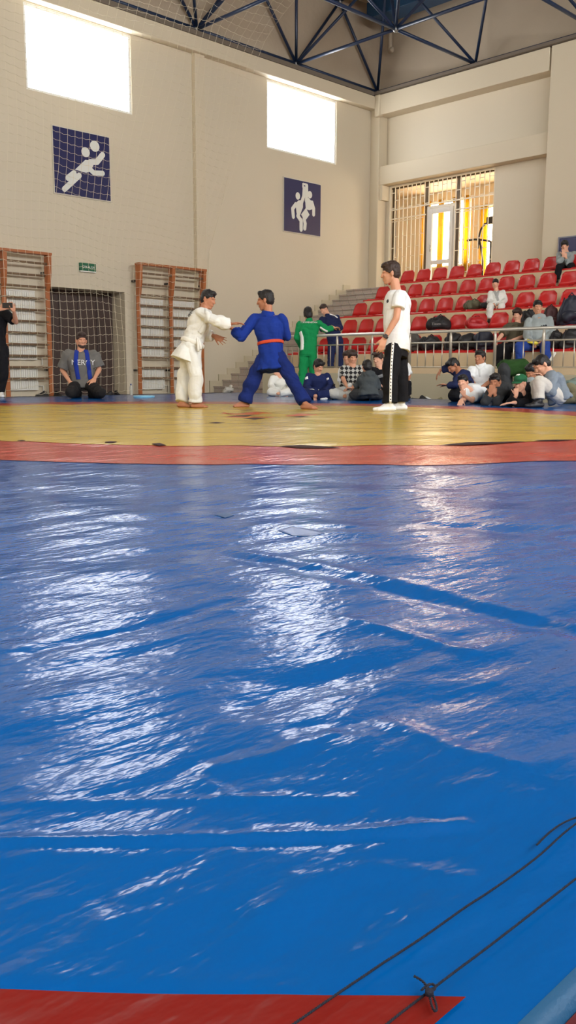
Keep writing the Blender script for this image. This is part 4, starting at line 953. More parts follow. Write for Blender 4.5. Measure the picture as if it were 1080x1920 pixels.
# 2. blue fighter
g2 = person('fighter in a blue judo suit with an orange-red belt, back turned, legs spread wide', 10.25, 0.96, dict(
    head=(498,563), shl=(478,597,0.05), shr=(529,599,-0.05), ell=(452,632,-0.02), wrl=(437,617,0.05), elr=(536,629,0.05), wrr=(505,632,0.28),
    hipl=(497,669,0.03), hipr=(522,669,-0.03), knl=(473,712,0.05), knr=(547,711,-0.20), anl=(459,755,0.1), anr=(572,757,-0.35), tol=(428,766,0.02), tor=(590,769,-0.42),
    _handl=dict(d=(-0.75,0.35,0.1), n=(0.3,-0.9,0.2), curl=0.55, side=1)),
    (-0.95,-0.10,-0.22), dict(name='jacket', mat=gib, inf=0.026, hem=-0.36, flare=0.16, sleeve=1.72, r=0.070, cuff=1.05, neck=1.03, collar=0.02, wr=0.016, wf=4.5),
    dict(mat=gibt, r=0.094, knee=0.90, cuff=0.88, inf=0.02, len=0.95, wr=0.018, wf=4.5), ('bare',), ('short', hairblack), 'b', 0.0072, up=(0,0,1), group='fighters on the mat', thin=0.84)
beltring(g2, 0.36, belto, extra=0.034, hgt=0.036)
# 3. referee
r3 = person('referee in a white T-shirt and black trousers with a white side stripe, standing', 9.55, 0.985, dict(
    head=(733,512.5), shl=(750,553,-0.17), shr=(738,553,0.16), ell=(743,597,-0.23), wrl=(721,634,-0.20), elr=(745,600,0.2), wrr=(735,640,0.18),
    hipl=(738,655,-0.10), hipr=(748,655,0.10), knl=(732,705,-0.12), knr=(751,704,0.12), anl=(731,757,-0.10), anr=(753,755,0.16), tol=(701,772,-0.10), tor=(741,767,0.18),
    _handl=dict(d=(-0.30,-0.95,0.05), n=(-0.4,0.0,-0.9), curl=0.28, side=-1), _handr=dict(d=(-0.2,-1,0), curl=0.3)),
    (-0.98,-0.08,-0.05), dict(name='t_shirt', mat=twhite, inf=0.036, hem=-0.04, sleeve=0.58, r=0.076, neck=1.05, wr=0.010, wf=4),
    dict(mat=tblack, r=0.098, knee=0.90, cuff=0.86, inf=0.018, len=0.97, waist=0.10, wr=0.012, wf=4), ('shoe', shoew), ('quiff', hairbrown), 'a', 0.0072, up=(0,0,1))
strip(r3, 'bottom', 'side_stripe', [(737,642),(735.5,660),(733.5,690),(732.5,720),(732,758)], 0.026, whp, 0.007)
for i in range(17):
    y = 646+6.4*i; x = np.interp(y, [642,660,690,720,758], [737,735.5,733.5,732.5,732]); strip(r3, 'bottom', 'stripe_lettering', [(x-0.9, y), (x, y+0.6), (x+0.9, y+1.0)], 0.012, inkp, 0.0095)
strip(r3, 'top', 'badge', [(726.2,563),(727.5,565),(727,567.5)], 0.03, inkp, 0.006)
wq = r3['q']['wrl']*0.93+r3['q']['ell']*0.07; dd = nrm(r3['q']['wrl']-r3['q']['ell']); mm = M(); mm.tube([wq-dd*.012, wq+dd*.012], 0.033, 16); mm.obox(wq-CF*0.030, [dd, nrm(np.cross(dd, CF)), CF], (0.021,0.019,0.008)); obj('watch', mm, blk, r3['t'], base=r3['base'], bevel=0.003)
# 4. kneeling man
k4 = person('bearded man in a grey T-shirt kneeling, blue band round his neck', 13.45, 1.04, dict(
    head=(152.5,638), shr=(129,663,-0.02), shl=(175,663,0.03), elr=(117,694,0.06), wrr=(131,716,-0.08), ell=(186,693,0.08), wrl=(177,710,-0.04),
    hipr=(145,722,0.12), hipl=(166,722,0.12), knr=(133,737,-0.32), knl=(188,737,-0.30), anr=(146,740,0.18), anl=(172,740,0.18), tor=(150,743,0.4), tol=(168,743,0.4),
    _handr=dict(d=(0.55,-0.75,0.3), n=(0.2,-0.3,-0.9), curl=0.4), _handl=dict(d=(-0.2,-0.7,0.6), n=(-0.3,-0.4,-0.8), curl=0.4)),
    (0.42,-0.06,0.9), dict(name='t_shirt', mat=tgrey, inf=0.04, hem=-0.05, sleeve=0.86, r=0.092, neck=1.03, wr=0.014, wf=4),
    dict(mat=tchar2, r=0.088, knee=0.90, cuff=0.8, inf=0.02, waist=0.25), ('shoe', shoek), ('short', hairbrown), 'a', 0.0085, hscale=1.0)
H = k4['H']; bd = M(); H.e(bd, 0,.060,-.088, .046,.036,.034); H.e(bd, 0,.034,-.075, .061,.05,.034); bd_o = organic('beard', bd, 0.007, [hairbrown], k4['t'], k4['base'], it=2)
strip(k4, 'top', 'neck_band', [(145,654),(143,664),(142,680),(144,695),(147,711)], 0.065, beltblue, 0.014)
strip(k4, 'top', 'neck_band', [(160,654),(163,664),(165,680),(167,695),(169,711)], 0.065, beltblue, 0.014)
lettering(k4, 'top', 'MERCY', 156, 680, 0.115, whp)
# 5. man filming at the left edge
p5 = person('man in black filming with a phone at the left edge of the frame', 13.5, 1.0, dict(
    head=(-12,562), shr=(-34,588,0.08), shl=(8,588,-0.05), elr=(-28,622,-0.2), wrr=(-2,580,-0.34), ell=(30,604,-0.14), wrl=(26,583,-0.34),
    hipr=(-22,655), hipl=(4,655), knr=(-20,698,-0.03), knl=(6,698,-0.05), anr=(-20,736), anl=(2,736), tor=(-14,745,-0.22), tol=(4,745,-0.25),
    _handr=dict(d=(0.9,0.3,0.1), n=(0.2,0.1,-1), curl=0.45, side=1), _handl=dict(d=(-0.35,0.9,0.1), n=(-0.6,0.2,-0.7), curl=0.5, side=-1)),
    (0.3,0.0,0.95), dict(name='t_shirt', mat=tblack, inf=0.026, hem=-0.15, sleeve=0.8, r=0.078), dict(mat=tblack, r=0.098, knee=0.86, cuff=0.62), ('shoe', shoew), ('short', hairblack), 'a', 0.009)
# 6. man in a green tracksuit, 7. boy in a navy tracksuit
g6 = person('person in a green tracksuit with white side panels, seen from behind at the railing', 17.2, 1.0, dict(
    head=(577.5,588), shl=(561,609,0.0), shr=(597,606,-0.05), ell=(557,634,0.02), wrl=(566,650,0.2), elr=(611,618,0.0), wrr=(624,615,0.12),
    hipl=(570,661), hipr=(585,661), knl=(568,700), knr=(588,700), anl=(564,738), anr=(591,738), tol=(563,742,0.2), tor=(592,742,0.2), _handr=dict(d=(0.9,0.1,-0.2), curl=0.5)),
    (-0.2,-0.35,-0.9), dict(name='jacket', mat=tgreen, inf=0.024, hem=-0.12, sleeve=1.93, r=0.070, collar=0.035), dict(mat=tgreen, r=0.094, knee=0.9, cuff=0.8, len=1.0), ('shoe', shoew), ('bob', hairblack), 'a', 0.010, gz=FZ, up=(0,0,1))
lettering(g6, 'top', 'TURKMENISTAN', 579, 604.5, 0.045, whp)
strip(g6, 'top', 'white_panel', [(563,622),(566,632),(567,645),(566,656)], 0.07, whp, 0.006)
strip(g6, 'top', 'white_panel', [(601,618),(599,632),(600,645),(602,655)], 0.06, whp, 0.006)
strip(g6, 'top', 'white_panel', [(600,613.5),(608,619),(614,621.5)], 0.035, whp, 0.006)
g7 = person('boy in a navy tracksuit standing behind the railing beside the stairs, head bowed', 18.9, 0.97, dict(
    head=(607.5,580), shr=(604,599,-0.1), shl=(631,596,0.05), elr=(604,617,-0.22), wrr=(617,613,-0.32), ell=(638,615,-0.08), wrl=(622,613,-0.25),
    hipr=(622,641), hipl=(636,641), knr=(621,668), knl=(637,668), anr=(619,693), anl=(637,693), tor=(613,697,-0.2), tol=(632,697,-0.2), _handr=dict(curl=0.6), _handl=dict(curl=0.6)),
    (-0.55,-0.55,0.6), dict(name='jacket', mat=tnavy, inf=0.026, hem=-0.10, sleeve=1.92, r=0.072, collar=0.03), dict(mat=tnavy, r=0.09, knee=0.9, cuff=0.8), ('shoe', shoek), ('buzz', hairbrown), 'c', 0.011, gz=0.385)
strip(g7, 'top', 'shoulder_stripe', [(618,589),(626,590.5),(633,596)], 0.03, whp, 0.006)
# 8-14. children seated on the far mat edge, left group
def cross(D, hx, gy, w=24, dd=-0.28): return dict(hipr=(hx-5, gy-11, 0.1), hipl=(hx+5, gy-11, 0.1), knr=(hx-w, gy-9, dd), knl=(hx+w, gy-9, dd), anr=(hx+6, gy-5, dd-0.06), anl=(hx-6, gy-5, dd-0.10))
sit = dict(mat=giw, r=0.092, knee=0.9, cuff=0.8, len=0.92)
p8 = person('child in a white judo suit sitting cross-legged behind the blue fighter\'s legs', 14.9, 0.82, dict(head=(517,691), shr=(512,709,-0.02), shl=(537,709,0.04), elr=(508,722,-0.1), wrr=(516,734,-0.25), ell=(547,724,-0.1), wrl=(540,736,-0.25), **cross(14.9, 527, 744, 20)),
    (-0.5,-0.2,0.7), dict(name='jacket', mat=giw, inf=0.028, hem=-0.15, sleeve=1.8, r=0.072), sit, ('bare',), ('short', hairbrown), 'c', 0.011)
p9 = person('boy in a navy judo suit sitting cross-legged between the green tracksuit and the bottle', 13.5, 0.90, dict(head=(597,687), shr=(580,706,0.0), shl=(613,706,0.05), elr=(574,726,-0.06), wrr=(587,740,-0.28), ell=(620,724,-0.05), wrl=(607,738,-0.28), **cross(13.5, 597, 749, 24)),
    (0.55,-0.32,0.76), dict(name='jacket', mat=ginavy, inf=0.030, hem=-0.2, sleeve=1.85, r=0.074, collar=0.0), dict(mat=ginavy, r=0.095, knee=0.9, cuff=0.8, len=0.92), ('bare',), ('fringe', hairblack), 'a', 0.0095)
strip(p9, 'top', 'belt', [(580,732),(588,731),(594,732),(602,733)], 0.04, beltw, 0.015)
strip(p9, 'top', 'shoulder_patch', [(574.5,707),(575,711)], 0.05, whp, 0.006); strip(p9, 'top', 'shoulder_patch', [(614,709),(615,712)], 0.04, whp, 0.006)
chk = bpy.data.materials.new('checkered_knit'); chk.use_nodes = True; nt = chk.node_tree; b = nt.nodes['Principled BSDF']; b.inputs['Roughness'].default_value = 0.85
tc = nt.nodes.new('ShaderNodeTexCoord'); mp = nt.nodes.new('ShaderNodeMapping'); mp.inputs['Rotation'].default_value = (0, 0, -YAW+math.pi/2); mp2 = nt.nodes.new('ShaderNodeMapping'); mp2.inputs['Rotation'].default_value = (0, math.pi/4, 0); mp2.inputs['Scale'].default_value = (1, 0.0, 1)
ckn = nt.nodes.new('ShaderNodeTexChecker'); ckn.inputs['Scale'].default_value = 21; ckn.inputs['Color1'].default_value = lin((22,22,26)); ckn.inputs['Color2'].default_value = lin((176,176,170))
nt.links.new(tc.outputs['Object'], mp.inputs[0]); nt.links.new(mp.outputs[0], mp2.inputs[0]); nt.links.new(mp2.outputs[0], ckn.inputs['Vector']); nt.links.new(ckn.outputs['Color'], b.inputs['Base Color'])
p10 = person('boy in a black-and-white checkered T-shirt sitting with pale trousers', 13.45, 0.92, dict(head=(661,670), shr=(646,691,0.0), shl=(676,690,0.02), elr=(643,710,-0.1), wrr=(650,724,-0.34), ell=(679,710,-0.08), wrl=(661,726,-0.34), **cross(13.5, 652, 749, 26), _handr=dict(d=(0.7,-0.3,0.5), curl=0.5), _handl=dict(d=(-0.8,-0.2,0.4), curl=0.5)),
    (0.12,-0.18,0.95), dict(name='t_shirt', mat=chk, inf=0.026, hem=-0.1, sleeve=0.9, r=0.074), dict(mat=pale, r=0.098, knee=0.92, cuff=0.8, len=0.94), ('bare',), ('fringe', hairbrown), 'a', 0.0095)
p11 = person('child in white half hidden behind the boy in the checkered T-shirt', 14.2, 0.88, dict(head=(651.5,670), shr=(642,694,0.05), shl=(666,692,0.1), elr=(639,712,0.0), wrr=(645,726,-0.1), **cross(14.0, 652, 747, 18)),
    (-0.3,-0.1,0.9), dict(name='shirt', mat=twhite, inf=0.026, hem=-0.1, sleeve=1.8, r=0.068), dict(mat=tchar, r=0.09), ('bare',), ('fringe', hairbrown), 'a', 0.011)
p12 = person('boy in a dark grey hoodie sitting with his back turned, next to the checkered T-shirt', 12.65, 0.86, dict(head=(688,688.5), shl=(678,710,0.02), shr=(703,709,0.0), ell=(671,722,0.1), wrl=(660,728,0.12), elr=(709,724,0.1), wrr=(703,735,0.3), hipl=(684,738), hipr=(698,738), knl=(664,742,0.1), knr=(712,742,0.2), anl=(690,745,0.3), anr=(696,745,0.34), _handl=dict(d=(-0.95,0.0,0.2), curl=0.5)),
    (-0.2,-0.1,-0.95), dict(name='hoodie', mat=hoodd, inf=0.028, hem=-0.15, sleeve=1.6, r=0.07, hood=True), dict(mat=tchar, r=0.095, knee=0.92, cuff=0.8), ('bare',), ('short', hairblack), 'a', 0.0095, up=(0,0,1))
p13 = person('boy in a black T-shirt looking left, sitting just left of the referee', 13.75, 0.94, dict(head=(709.5,674), shr=(699,694,0.0), shl=(727,694,0.03), elr=(699,712,-0.22), wrr=(709,716,-0.42), ell=(727,716,0.0), wrl=(722,737,-0.2), **cross(13.5, 714, 748, 22), _handr=dict(d=(0.05,-1,0.1), n=(0.3,-0.1,-1), curl=0.25)),
    (-0.58,-0.05,0.8), dict(name='t_shirt', mat=tblack, inf=0.024, hem=-0.1, sleeve=0.85, r=0.07), dict(mat=tchar, r=0.095, knee=0.92, cuff=0.8), ('bare',), ('quiff', hairbrown), 'c', 0.0095)
strip(p13, 'top', 'shirt_print', [(706,708),(712,706),(718,704)], 0.05, mat('grey_print', (120,122,124), 0.7), 0.005)
p14 = person('child in a white top half hidden behind the referee\'s right side', 14.2, 0.86, dict(head=(757,664), shr=(742,686,0.02), shl=(764,686,0.02), elr=(741,704,0.05), wrr=(746,718,-0.15), ell=(767,705,0.0), wrl=(764,718,-0.22), hipr=(748,727), hipl=(760,727), knr=(744,722,-0.35), knl=(764,720,-0.38), anr=(744,742,-0.34), anl=(765,742,-0.36), tor=(744,746,-0.5), tol=(766,746,-0.52)),
    (-0.5,0.0,0.85), dict(name='shirt', mat=twhite, inf=0.024, hem=-0.1, sleeve=0.8, r=0.066), dict(mat=tblack, r=0.09), ('shoe', shoek), ('short', hairbrown), 'b', 0.011)
# 15-23. right group
p15 = person('boy in dark clothes crouching with one arm stretched left along the plinth', 12.7, 0.92, dict(head=(850,686), shr=(857,699,0.0), shl=(868,700,-0.12), elr=(840,690,0.12), wrr=(826,694,0.16), ell=(853,722,-0.18), wrl=(839,722,-0.10), hipr=(872,722,0.08), hipl=(875,722,-0.10), knr=(852,741,0.10), knl=(850,742,-0.10), anr=(872,744,0.12), anl=(872,744,-0.08), tor=(882,745,0.12), tol=(882,745,-0.08),
    _handr=dict(d=(-0.55,-0.85,0.1), n=(0.8,-0.3,0), curl=0.25), _handl=dict(d=(-1,0.1,0.1), curl=0.2)),
    (-0.75,-0.6,0.25), dict(name='jacket', mat=tnavy, inf=0.026, hem=-0.1, sleeve=1.8, r=0.068), dict(mat=tblack, r=0.095, knee=0.95, cuff=0.75), ('shoe', shoek), ('short', hairblack), 'b', 0.0095)
p16 = person('boy in a white polo shirt sitting upright with his mouth open', 13.5, 0.99, dict(head=(900,671), shr=(884,693,0.0), shl=(919,691,0.02), elr=(881,713,-0.05), wrr=(896,726,-0.30), ell=(919,716,-0.05), wrl=(902,727,-0.30), **cross(13.5, 902, 748, 24), _handr=dict(curl=0.5), _handl=dict(curl=0.5)),
    (-0.62,0.02,0.74), dict(name='polo_shirt', mat=twhite, inf=0.026, hem=-0.12, sleeve=0.75, r=0.074, collar=0.012), dict(mat=tblack, r=0.095), ('bare',), ('short', hairblack), 'b', 0.0090)
strip(p16, 'top', 'collar', [(893,683),(895,688),(899,692),(904,689),(908,684)], 0.03, twhite, 0.014); strip(p16, 'top', 'button_placket', [(899,692),(899.5,700),(900,706)], 0.03, mat('placket_white', (214,216,216), 0.8), 0.006)
p17 = person('boy in a white T-shirt lying on his stomach, chin propped on his hand', 11.75, 0.86, dict(head=(868,717), shr=(872,733,0.0), shl=(891,733,0.08), elr=(869,753,-0.12), wrr=(865,750,-0.3) , ell=(885,754,-0.08), wrl=(871,742,-0.16), hipr=(892,741,0.52), hipl=(906,741,0.52), knr=(894,752,0.25), knl=(910,752,0.25), anr=(896,752,0.72), anl=(908,752,0.72), _handr=dict(d=(-0.3,-0.5,0.7), n=(0,-1,0), curl=0.1), _handl=dict(d=(-0.5,0.8,0.0), n=(0.1,0.3,-0.9), curl=1.1, k=0.85)),
    (-0.52,0.0,0.82), dict(name='t_shirt', mat=twhite, inf=0.024, hem=0.0, sleeve=0.75, r=0.068), dict(mat=jean, r=0.088), None, ('short', hairblack), 'c', 0.0085)
p18 = person('boy in a charcoal hoodie lying with both hands over his face', 11.3, 0.90, dict(head=(928.5,716), shr=(921,733,0.0), shl=(944,731,0.05), elr=(910,755,-0.16), wrr=(920,739,-0.20), ell=(931,755,-0.16), wrl=(928,739,-0.20), hipr=(934,734,0.5), hipl=(950,734,0.5), knr=(930,750,0.28), knl=(948,750,0.28), anr=(934,752,0.72), anl=(948,752,0.72), _handr=dict(d=(0.15,0.95,-0.25), n=(0.3,0,-1), curl=0.3, k=0.9), _handl=dict(d=(-0.2,0.95,-0.25), n=(-0.3,0,-1), curl=0.3, k=0.9)),
    (-0.52,-0.12,0.82), dict(name='hoodie', mat=tchar, inf=0.026, hem=-0.05, sleeve=1.75, r=0.070, hood=True), dict(mat=tblack, r=0.09), None, ('short', hairblack), 'b', 0.0085)
p19 = person('boy in a green cap and black top lying with his fist to his mouth', 10.95, 0.92, dict(head=(975,719), shr=(968,740,0.0), shl=(990,737,0.08), elr=(957,757,-0.06), wrr=(968,742,-0.14), ell=(988,757,-0.02), wrl=(962,755,-0.22), hipr=(982,735,0.5), hipl=(997,735,0.5), knr=(977,750,0.28), knl=(996,750,0.28), anr=(981,752,0.72), anl=(996,752,0.72), _handr=dict(d=(-0.05,0.9,0.0), n=(0.2,0.2,-1), curl=1.15, k=0.85), _handl=dict(d=(-0.95,-0.1,0.1), n=(0,-1,0), curl=0.15)),
    (-0.62,-0.05,0.76), dict(name='top', mat=tblack, inf=0.026, hem=-0.05, sleeve=1.85, r=0.070), dict(mat=tblack, r=0.09), None, ('cap', capg, hairblack), 'c', 0.0085)
strip(p19, 'cap', 'cap_patch', [(968.5,703.5),(971,702.5),(974,703)], 0.03, whp, 0.006)
p20 = person('boy in a dark green top bent over on all fours behind the green cap', 13.2, 0.95, dict(head=(1001,703,0.1), shr=(986,690,-0.05), shl=(988,688,0.25), elr=(991,715,-0.05), wrr=(993,743,-0.05), ell=(995,714,0.25), wrl=(996,743,0.25), hipr=(945,692,-0.05), hipl=(948,691,0.18), knr=(948,742,0.0), knl=(953,742,0.2), anr=(925,744,0.0), anl=(928,744,0.2)),
    (0.6,-0.75,0.2), dict(name='top', mat=dgreen, inf=0.03, hem=-0.15, sleeve=1.8, r=0.07), dict(mat=tchar, r=0.095), None, ('short', hairblack), 'b', 0.011, up=(0.3,0.3,0.5))
p21 = person('boy in grey with knees drawn up, just behind the boy in the blue-grey sweatshirt', 12.25, 0.90, dict(head=(996,696), shr=(984,715,0.02), shl=(1007,714,0.06), elr=(982,732,-0.1), wrr=(992,742,-0.3), ell=(1008,732,-0.02), wrl=(1004,740,-0.2), hipr=(992,747,0.1), hipl=(1006,747,0.12), knr=(995,716,-0.30), knl=(1004,718,-0.22), anr=(993,748,-0.36), anl=(1004,748,-0.3), tor=(990,755,-0.5), tol=(1001,755,-0.45)),
    (-0.62,-0.5,0.5), dict(name='sweater', mat=hgrey, inf=0.028, hem=-0.1, sleeve=1.85, r=0.072), dict(mat=hgrey, r=0.088, knee=0.9, cuff=0.85, len=0.75), ('shoe', shoek), ('short', hairblack), 'b', 0.0095)
strip(p21, 'bottom', 'trouser_badge', [(995.4,727.4),(996.4,728.6),(997,730)], 0.035, inkp, 0.006)
p22 = person('boy in a blue-grey sweatshirt and beige trousers, knees drawn up, head down', 10.9, 1.0, dict(head=(1017,684.5), shl=(1036,706,-0.14), shr=(1030,704,0.16), ell=(1033,734,-0.20), wrl=(1020,714,-0.10), elr=(1014,728,0.18), wrr=(1010,706,0.05), hipl=(1049,748,-0.08), hipr=(1048,747,0.12), knl=(1011,714,-0.26), knr=(1003,722,0.12), anl=(1011,752,-0.28), anr=(1000,752,0.1), tol=(994,762,-0.30), tor=(985,760,0.1), _handl=dict(d=(-0.6,0.75,0), curl=0.5), _handr=dict(d=(-0.2,1,0), curl=0.4)),
    (-0.8,-0.55,0.12), dict(name='sweatshirt', mat=sgrey, inf=0.034, hem=-0.14, sleeve=1.9, r=0.078, wr=0.016), dict(mat=beige, r=0.086, knee=0.85, cuff=0.8, len=0.92), ('shoe', shoek), ('short', hairblack), 'c', 0.0085, up=(0.1,0.1,0.9))
p23 = person('person in a grey-green top lying at the right edge behind the blue-grey sweatshirt', 12.0, 1.0, dict(head=(1125,700,0.3), shr=(1108,712,0.1), shl=(1112,714,0.45), elr=(1120,738,0.0), wrr=(1105,750,-0.15), hipr=(1070,731,0.0), hipl=(1072,733,0.3), knr=(1092,752,-0.25), knl=(1110,752,0.1), anr=(1052,755,-0.1), anl=(1062,755,0.25)),
    (0.5,0,0.6), dict(name='t_shirt', mat=greygreen, inf=0.03, hem=-0.2, sleeve=0.8, r=0.075), dict(mat=khaki, r=0.092), None, ('short', hairblack), 'a', 0.011)
# 24-27. children on the terrace
d0 = lambda px_, q: Dx(px_, X0+0.22+SR*q, 640)
p24 = person('boy in an olive shirt sitting behind the railing, leaning to the left', d0(968,0), 1.0, dict(head=(970,590), shr=(956,611,-0.05), shl=(985,609,0.0), elr=(941,628,-0.2), wrr=(931,641,-0.36), ell=(982,631,-0.18), wrl=(960,638,-0.42), hipr=(958,646,-0.08), hipl=(974,646,-0.08), knr=(937,653,-0.5), knl=(952,655,-0.55), anr=(934,688,-0.4), anl=(949,689,-0.48), tor=(930,697,-0.6), tol=(946,697,-0.65), _handr=dict(d=(-0.3,-0.9,0.2), curl=0.3), _handl=dict(d=(-0.9,-0.1,0.3), curl=0.3)),
    (-0.45,-0.15,0.86), dict(name='shirt', mat=olive, inf=0.028, hem=-0.1, sleeve=0.95, r=0.075), dict(mat=tblack, r=0.09), ('shoe', shoek), ('fringe', hairbrown), 'c', 0.0105, gz=0.385)
p25 = person('boy in a grey hoodie and blue trousers sitting behind the railing with a yellow packet', d0(1010,0), 1.04, dict(head=(1008,576), shr=(992,603,-0.05), shl=(1029,601,-0.02), elr=(988,628,-0.15), wrr=(993,641,-0.42), ell=(1035,626,-0.12), wrl=(1012,643,-0.42), hipr=(1000,648,-0.1), hipl=(1020,648,-0.1), knr=(975,649,-0.55), knl=(1023,646,-0.58), anr=(974,688,-0.5), anl=(1023,688,-0.5), tor=(970,697,-0.7), tol=(1022,697,-0.75), _handr=dict(d=(0.8,-0.3,0.4), curl=0.6), _handl=dict(d=(-0.9,-0.2,0.3), curl=0.6)),
    (-0.1,-0.05,1.0), dict(name='hoodie', mat=hgrey, inf=0.032, hem=-0.12, sleeve=1.85, r=0.080, hood=True), dict(mat=jblue, r=0.092, knee=0.9), ('shoe', shoek), ('short', hairblack), 'a', 0.0100, gz=0.385)
for i in range(3): strip(p25, 'top', 'chest_stripe', [(1014+4*i,612.5),(1015.5+4*i,610.5-i),(1017+4*i,613.0-0.5*i)], 0.022, inkp, 0.006)
p26 = person('small boy in a white judo suit sitting alone in the middle row', d0(930,2), 0.86, dict(head=(929,532), shr=(920,550,-0.02), shl=(943,548,0.02), elr=(918,565,-0.1), wrr=(927,571,-0.36), ell=(947,564,-0.08), wrl=(934,572,-0.36), hipr=(926,574,-0.05), hipl=(940,574,-0.05), knr=(919,575,-0.42), knl=(941,573,-0.42), anr=(917,600,-0.34), anl=(936,596,-0.34), tor=(915,605,-0.5), tol=(934,602,-0.5), _handr=dict(d=(0.5,-0.7,0.3), curl=0.5), _handl=dict(d=(-0.5,-0.7,0.3), curl=0.5)),
    (-0.2,-0.35,0.9), dict(name='jacket', mat=giw, inf=0.026, hem=-0.15, sleeve=1.85, r=0.072), dict(mat=giw, r=0.088, knee=0.95, cuff=0.9, len=0.85), ('shoe', shoek), ('buzz', hairblack), 'c', 0.0115, gz=Z0+RR-0.05, up=(0,0,1))
strip(p26, 'top', 'lapel', [(925,543),(929,550),(932,557),(934,564)], 0.05, mat('lapel_grey', (170,172,168), 0.8), 0.01); strip(p26, 'top', 'lapel', [(935,542),(933,551),(931,559)], 0.05, mat('lapel_grey', (170,172,168), 0.8), 0.01)
p27 = person('boy in a pale top, chin on hand, at the right of the top row', d0(1060,4), 0.95, dict(head=(1059,461), shr=(1049,478,0.0), shl=(1076,476,0.0), elr=(1048,491,-0.28), wrr=(1057,479,-0.24), ell=(1066,493,-0.3), wrl=(1061,483,-0.24), hipr=(1055,501,-0.05), hipl=(1072,500,-0.05), knr=(1048,501,-0.45), knl=(1070,499,-0.45), anr=(1044,524,-0.4), anl=(1068,524,-0.4), tor=(1042,530,-0.55), tol=(1066,530,-0.55), _handr=dict(d=(-0.1,0.9,0.0), n=(0.2,0,-1), curl=0.5), _handl=dict(d=(-0.4,0.8,0.0), n=(0,0.2,-1), curl=0.9)),
    (-0.42,-0.22,0.86), dict(name='top', mat=hgrey, inf=0.026, hem=-0.1, sleeve=1.6, r=0.070), dict(mat=tblack, r=0.088), ('shoe', shoek), ('fringe', hairblack), 'c', 0.0115, gz=Z0+RR*3-0.05)

# ------------------------------------------------------------------ bags, bottles and small things
def bag(label, cx, cy, D, w, h, d, material, accent=None, name='sports_bag', grp='bags left on the seats', lean=0.0, kind='pack', zbase=None):
    c = W(cx, cy, D)
    if zbase is not None: c[2] = zbase + h/2
    base = c-np.array([0,0,h/2]); t = thing(name, label, 'bag', base, grp)
    r = RH; dpt = TC; m = M()
    if kind == 'pack':
        m.rings([(base+UP*h*0.02, r, dpt, w*.46, d*.46), (base+UP*h*.12, r, dpt, w*.5, d*.5), (base+UP*h*.55+r*lean*.3, r, dpt, w*.47, d*.45), (base+UP*h*.85+r*lean*.8, r, dpt, w*.36, d*.34), (base+UP*h+r*lean, r, dpt, w*.18, d*.18)], p=2.6)
        m.cap(base+dpt*d*.48+UP*h*.3-r*w*.22, base+dpt*d*.48+UP*h*.3+r*w*.22, h*.14, h*.14)
    else:
        m.cap(base+UP*h*.45-r*w*.28, base+UP*h*.4+r*w*.28, h*.46, h*.42); m.ell(base+UP*h*.6+r*w*.05, (w*.3, d*.45, h*.42), [r, dpt, UP]); m.cap(base+UP*h*.25-r*w*.36, base+UP*h*.22+r*w*.38, h*.24, h*.24)
    o = organic('bag_body', m, 0.013, [material], t, base, it=3, wrinkle=0.03, wfreq=4)
    st_ = M(); st_.tube([base+UP*h*.95-r*w*.12+dpt*d*.1, base+UP*h*1.08+dpt*d*.12, base+UP*h*.95+r*w*.12+dpt*d*.1], 0.013, 6); st_.tube([base+UP*h*.9-r*w*.3+dpt*d*.3, base+UP*h*.5-r*w*.46+dpt*d*.5, base+UP*h*.12-r*w*.42+dpt*d*.5], 0.014, 6)
    obj('strap', st_, accent or material, t, base=base, smooth=True)
    if kind == 'pack':
        zp = M(); zp.tube([base+dpt*(d*.5+h*.075)+UP*h*.40-r*w*.24, base+dpt*(d*.5+h*.085)+UP*h*.42, base+dpt*(d*.5+h*.075)+UP*h*.40+r*w*.24], 0.006, 5); obj('zip', zp, mat('zip_grey', (120,118,114), 0.4), o, smooth=True, base=base)
    return dict(t=t, base=base, top=o)
bblk = mat('bag_black', (26,24,26), 0.6, bump=(60,0.4,0.006)); bred = mat('bag_red', (176,34,38), 0.5, bump=(40,0.4,0.008)); bgrey = mat('bag_dark_grey', (70,66,62), 0.6, bump=(60,0.4,0.006)); bolive = mat('jacket_olive', (92,92,70), 0.8, bump=(30,0.5,0.01)); bnavy = mat('bag_navy', (28,32,48), 0.6, bump=(60,0.4,0.006))
dr = lambda px_, q, off=0.18: Dx(px_, X0+off+SR*q, 640)
zr = lambda q: Z0+RR*q
b_ = bag('black bag with small white lettering on the second row, left of the red bag', 825, 606, dr(825,1), 0.46, 0.30, 0.3, bblk, kind='duffel', zbase=zr(1))
lettering(b_, 'top', 'Tiisscn', 818, 607.5, 0.07, mat('grey_letters', (150,146,140), 0.7))
bag('crumpled red bag on the second row, right of the black bag', 894, 604, dr(894,1), 0.44, 0.26, 0.28, bred, kind='duffel', zbase=zr(1))
bag('olive green jacket bundled on the middle row beside the small boy in white', 889, 569, dr(889,2), 0.46, 0.22, 0.28, bolive, kind='duffel', name='bundled_jacket', grp=None, zbase=zr(2))['t']['category'] = 'jacket'
bag('dark bundle between the olive jacket and the small boy in white', 912, 572, dr(912,2,.1), 0.22, 0.15, 0.22, bblk, kind='duffel', zbase=zr(2))
bag('black backpack on the second row between the two seated boys\' heads', 991, 592, dr(991,1), 0.32, 0.32, 0.25, bblk, zbase=zr(1))
bag('dark red backpack on the second row just right of the grey hoodie', 1032, 594, dr(1032,1), 0.32, 0.38, 0.25, mat('bag_dark_red', (70,26,28), 0.6), bblk, zbase=zr(1))
bag('large navy-black bag standing on the second row at the right frame edge', 1069, 590, dr(1069,1), 0.50, 0.56, 0.3, bnavy, lean=0.06, zbase=zr(1))
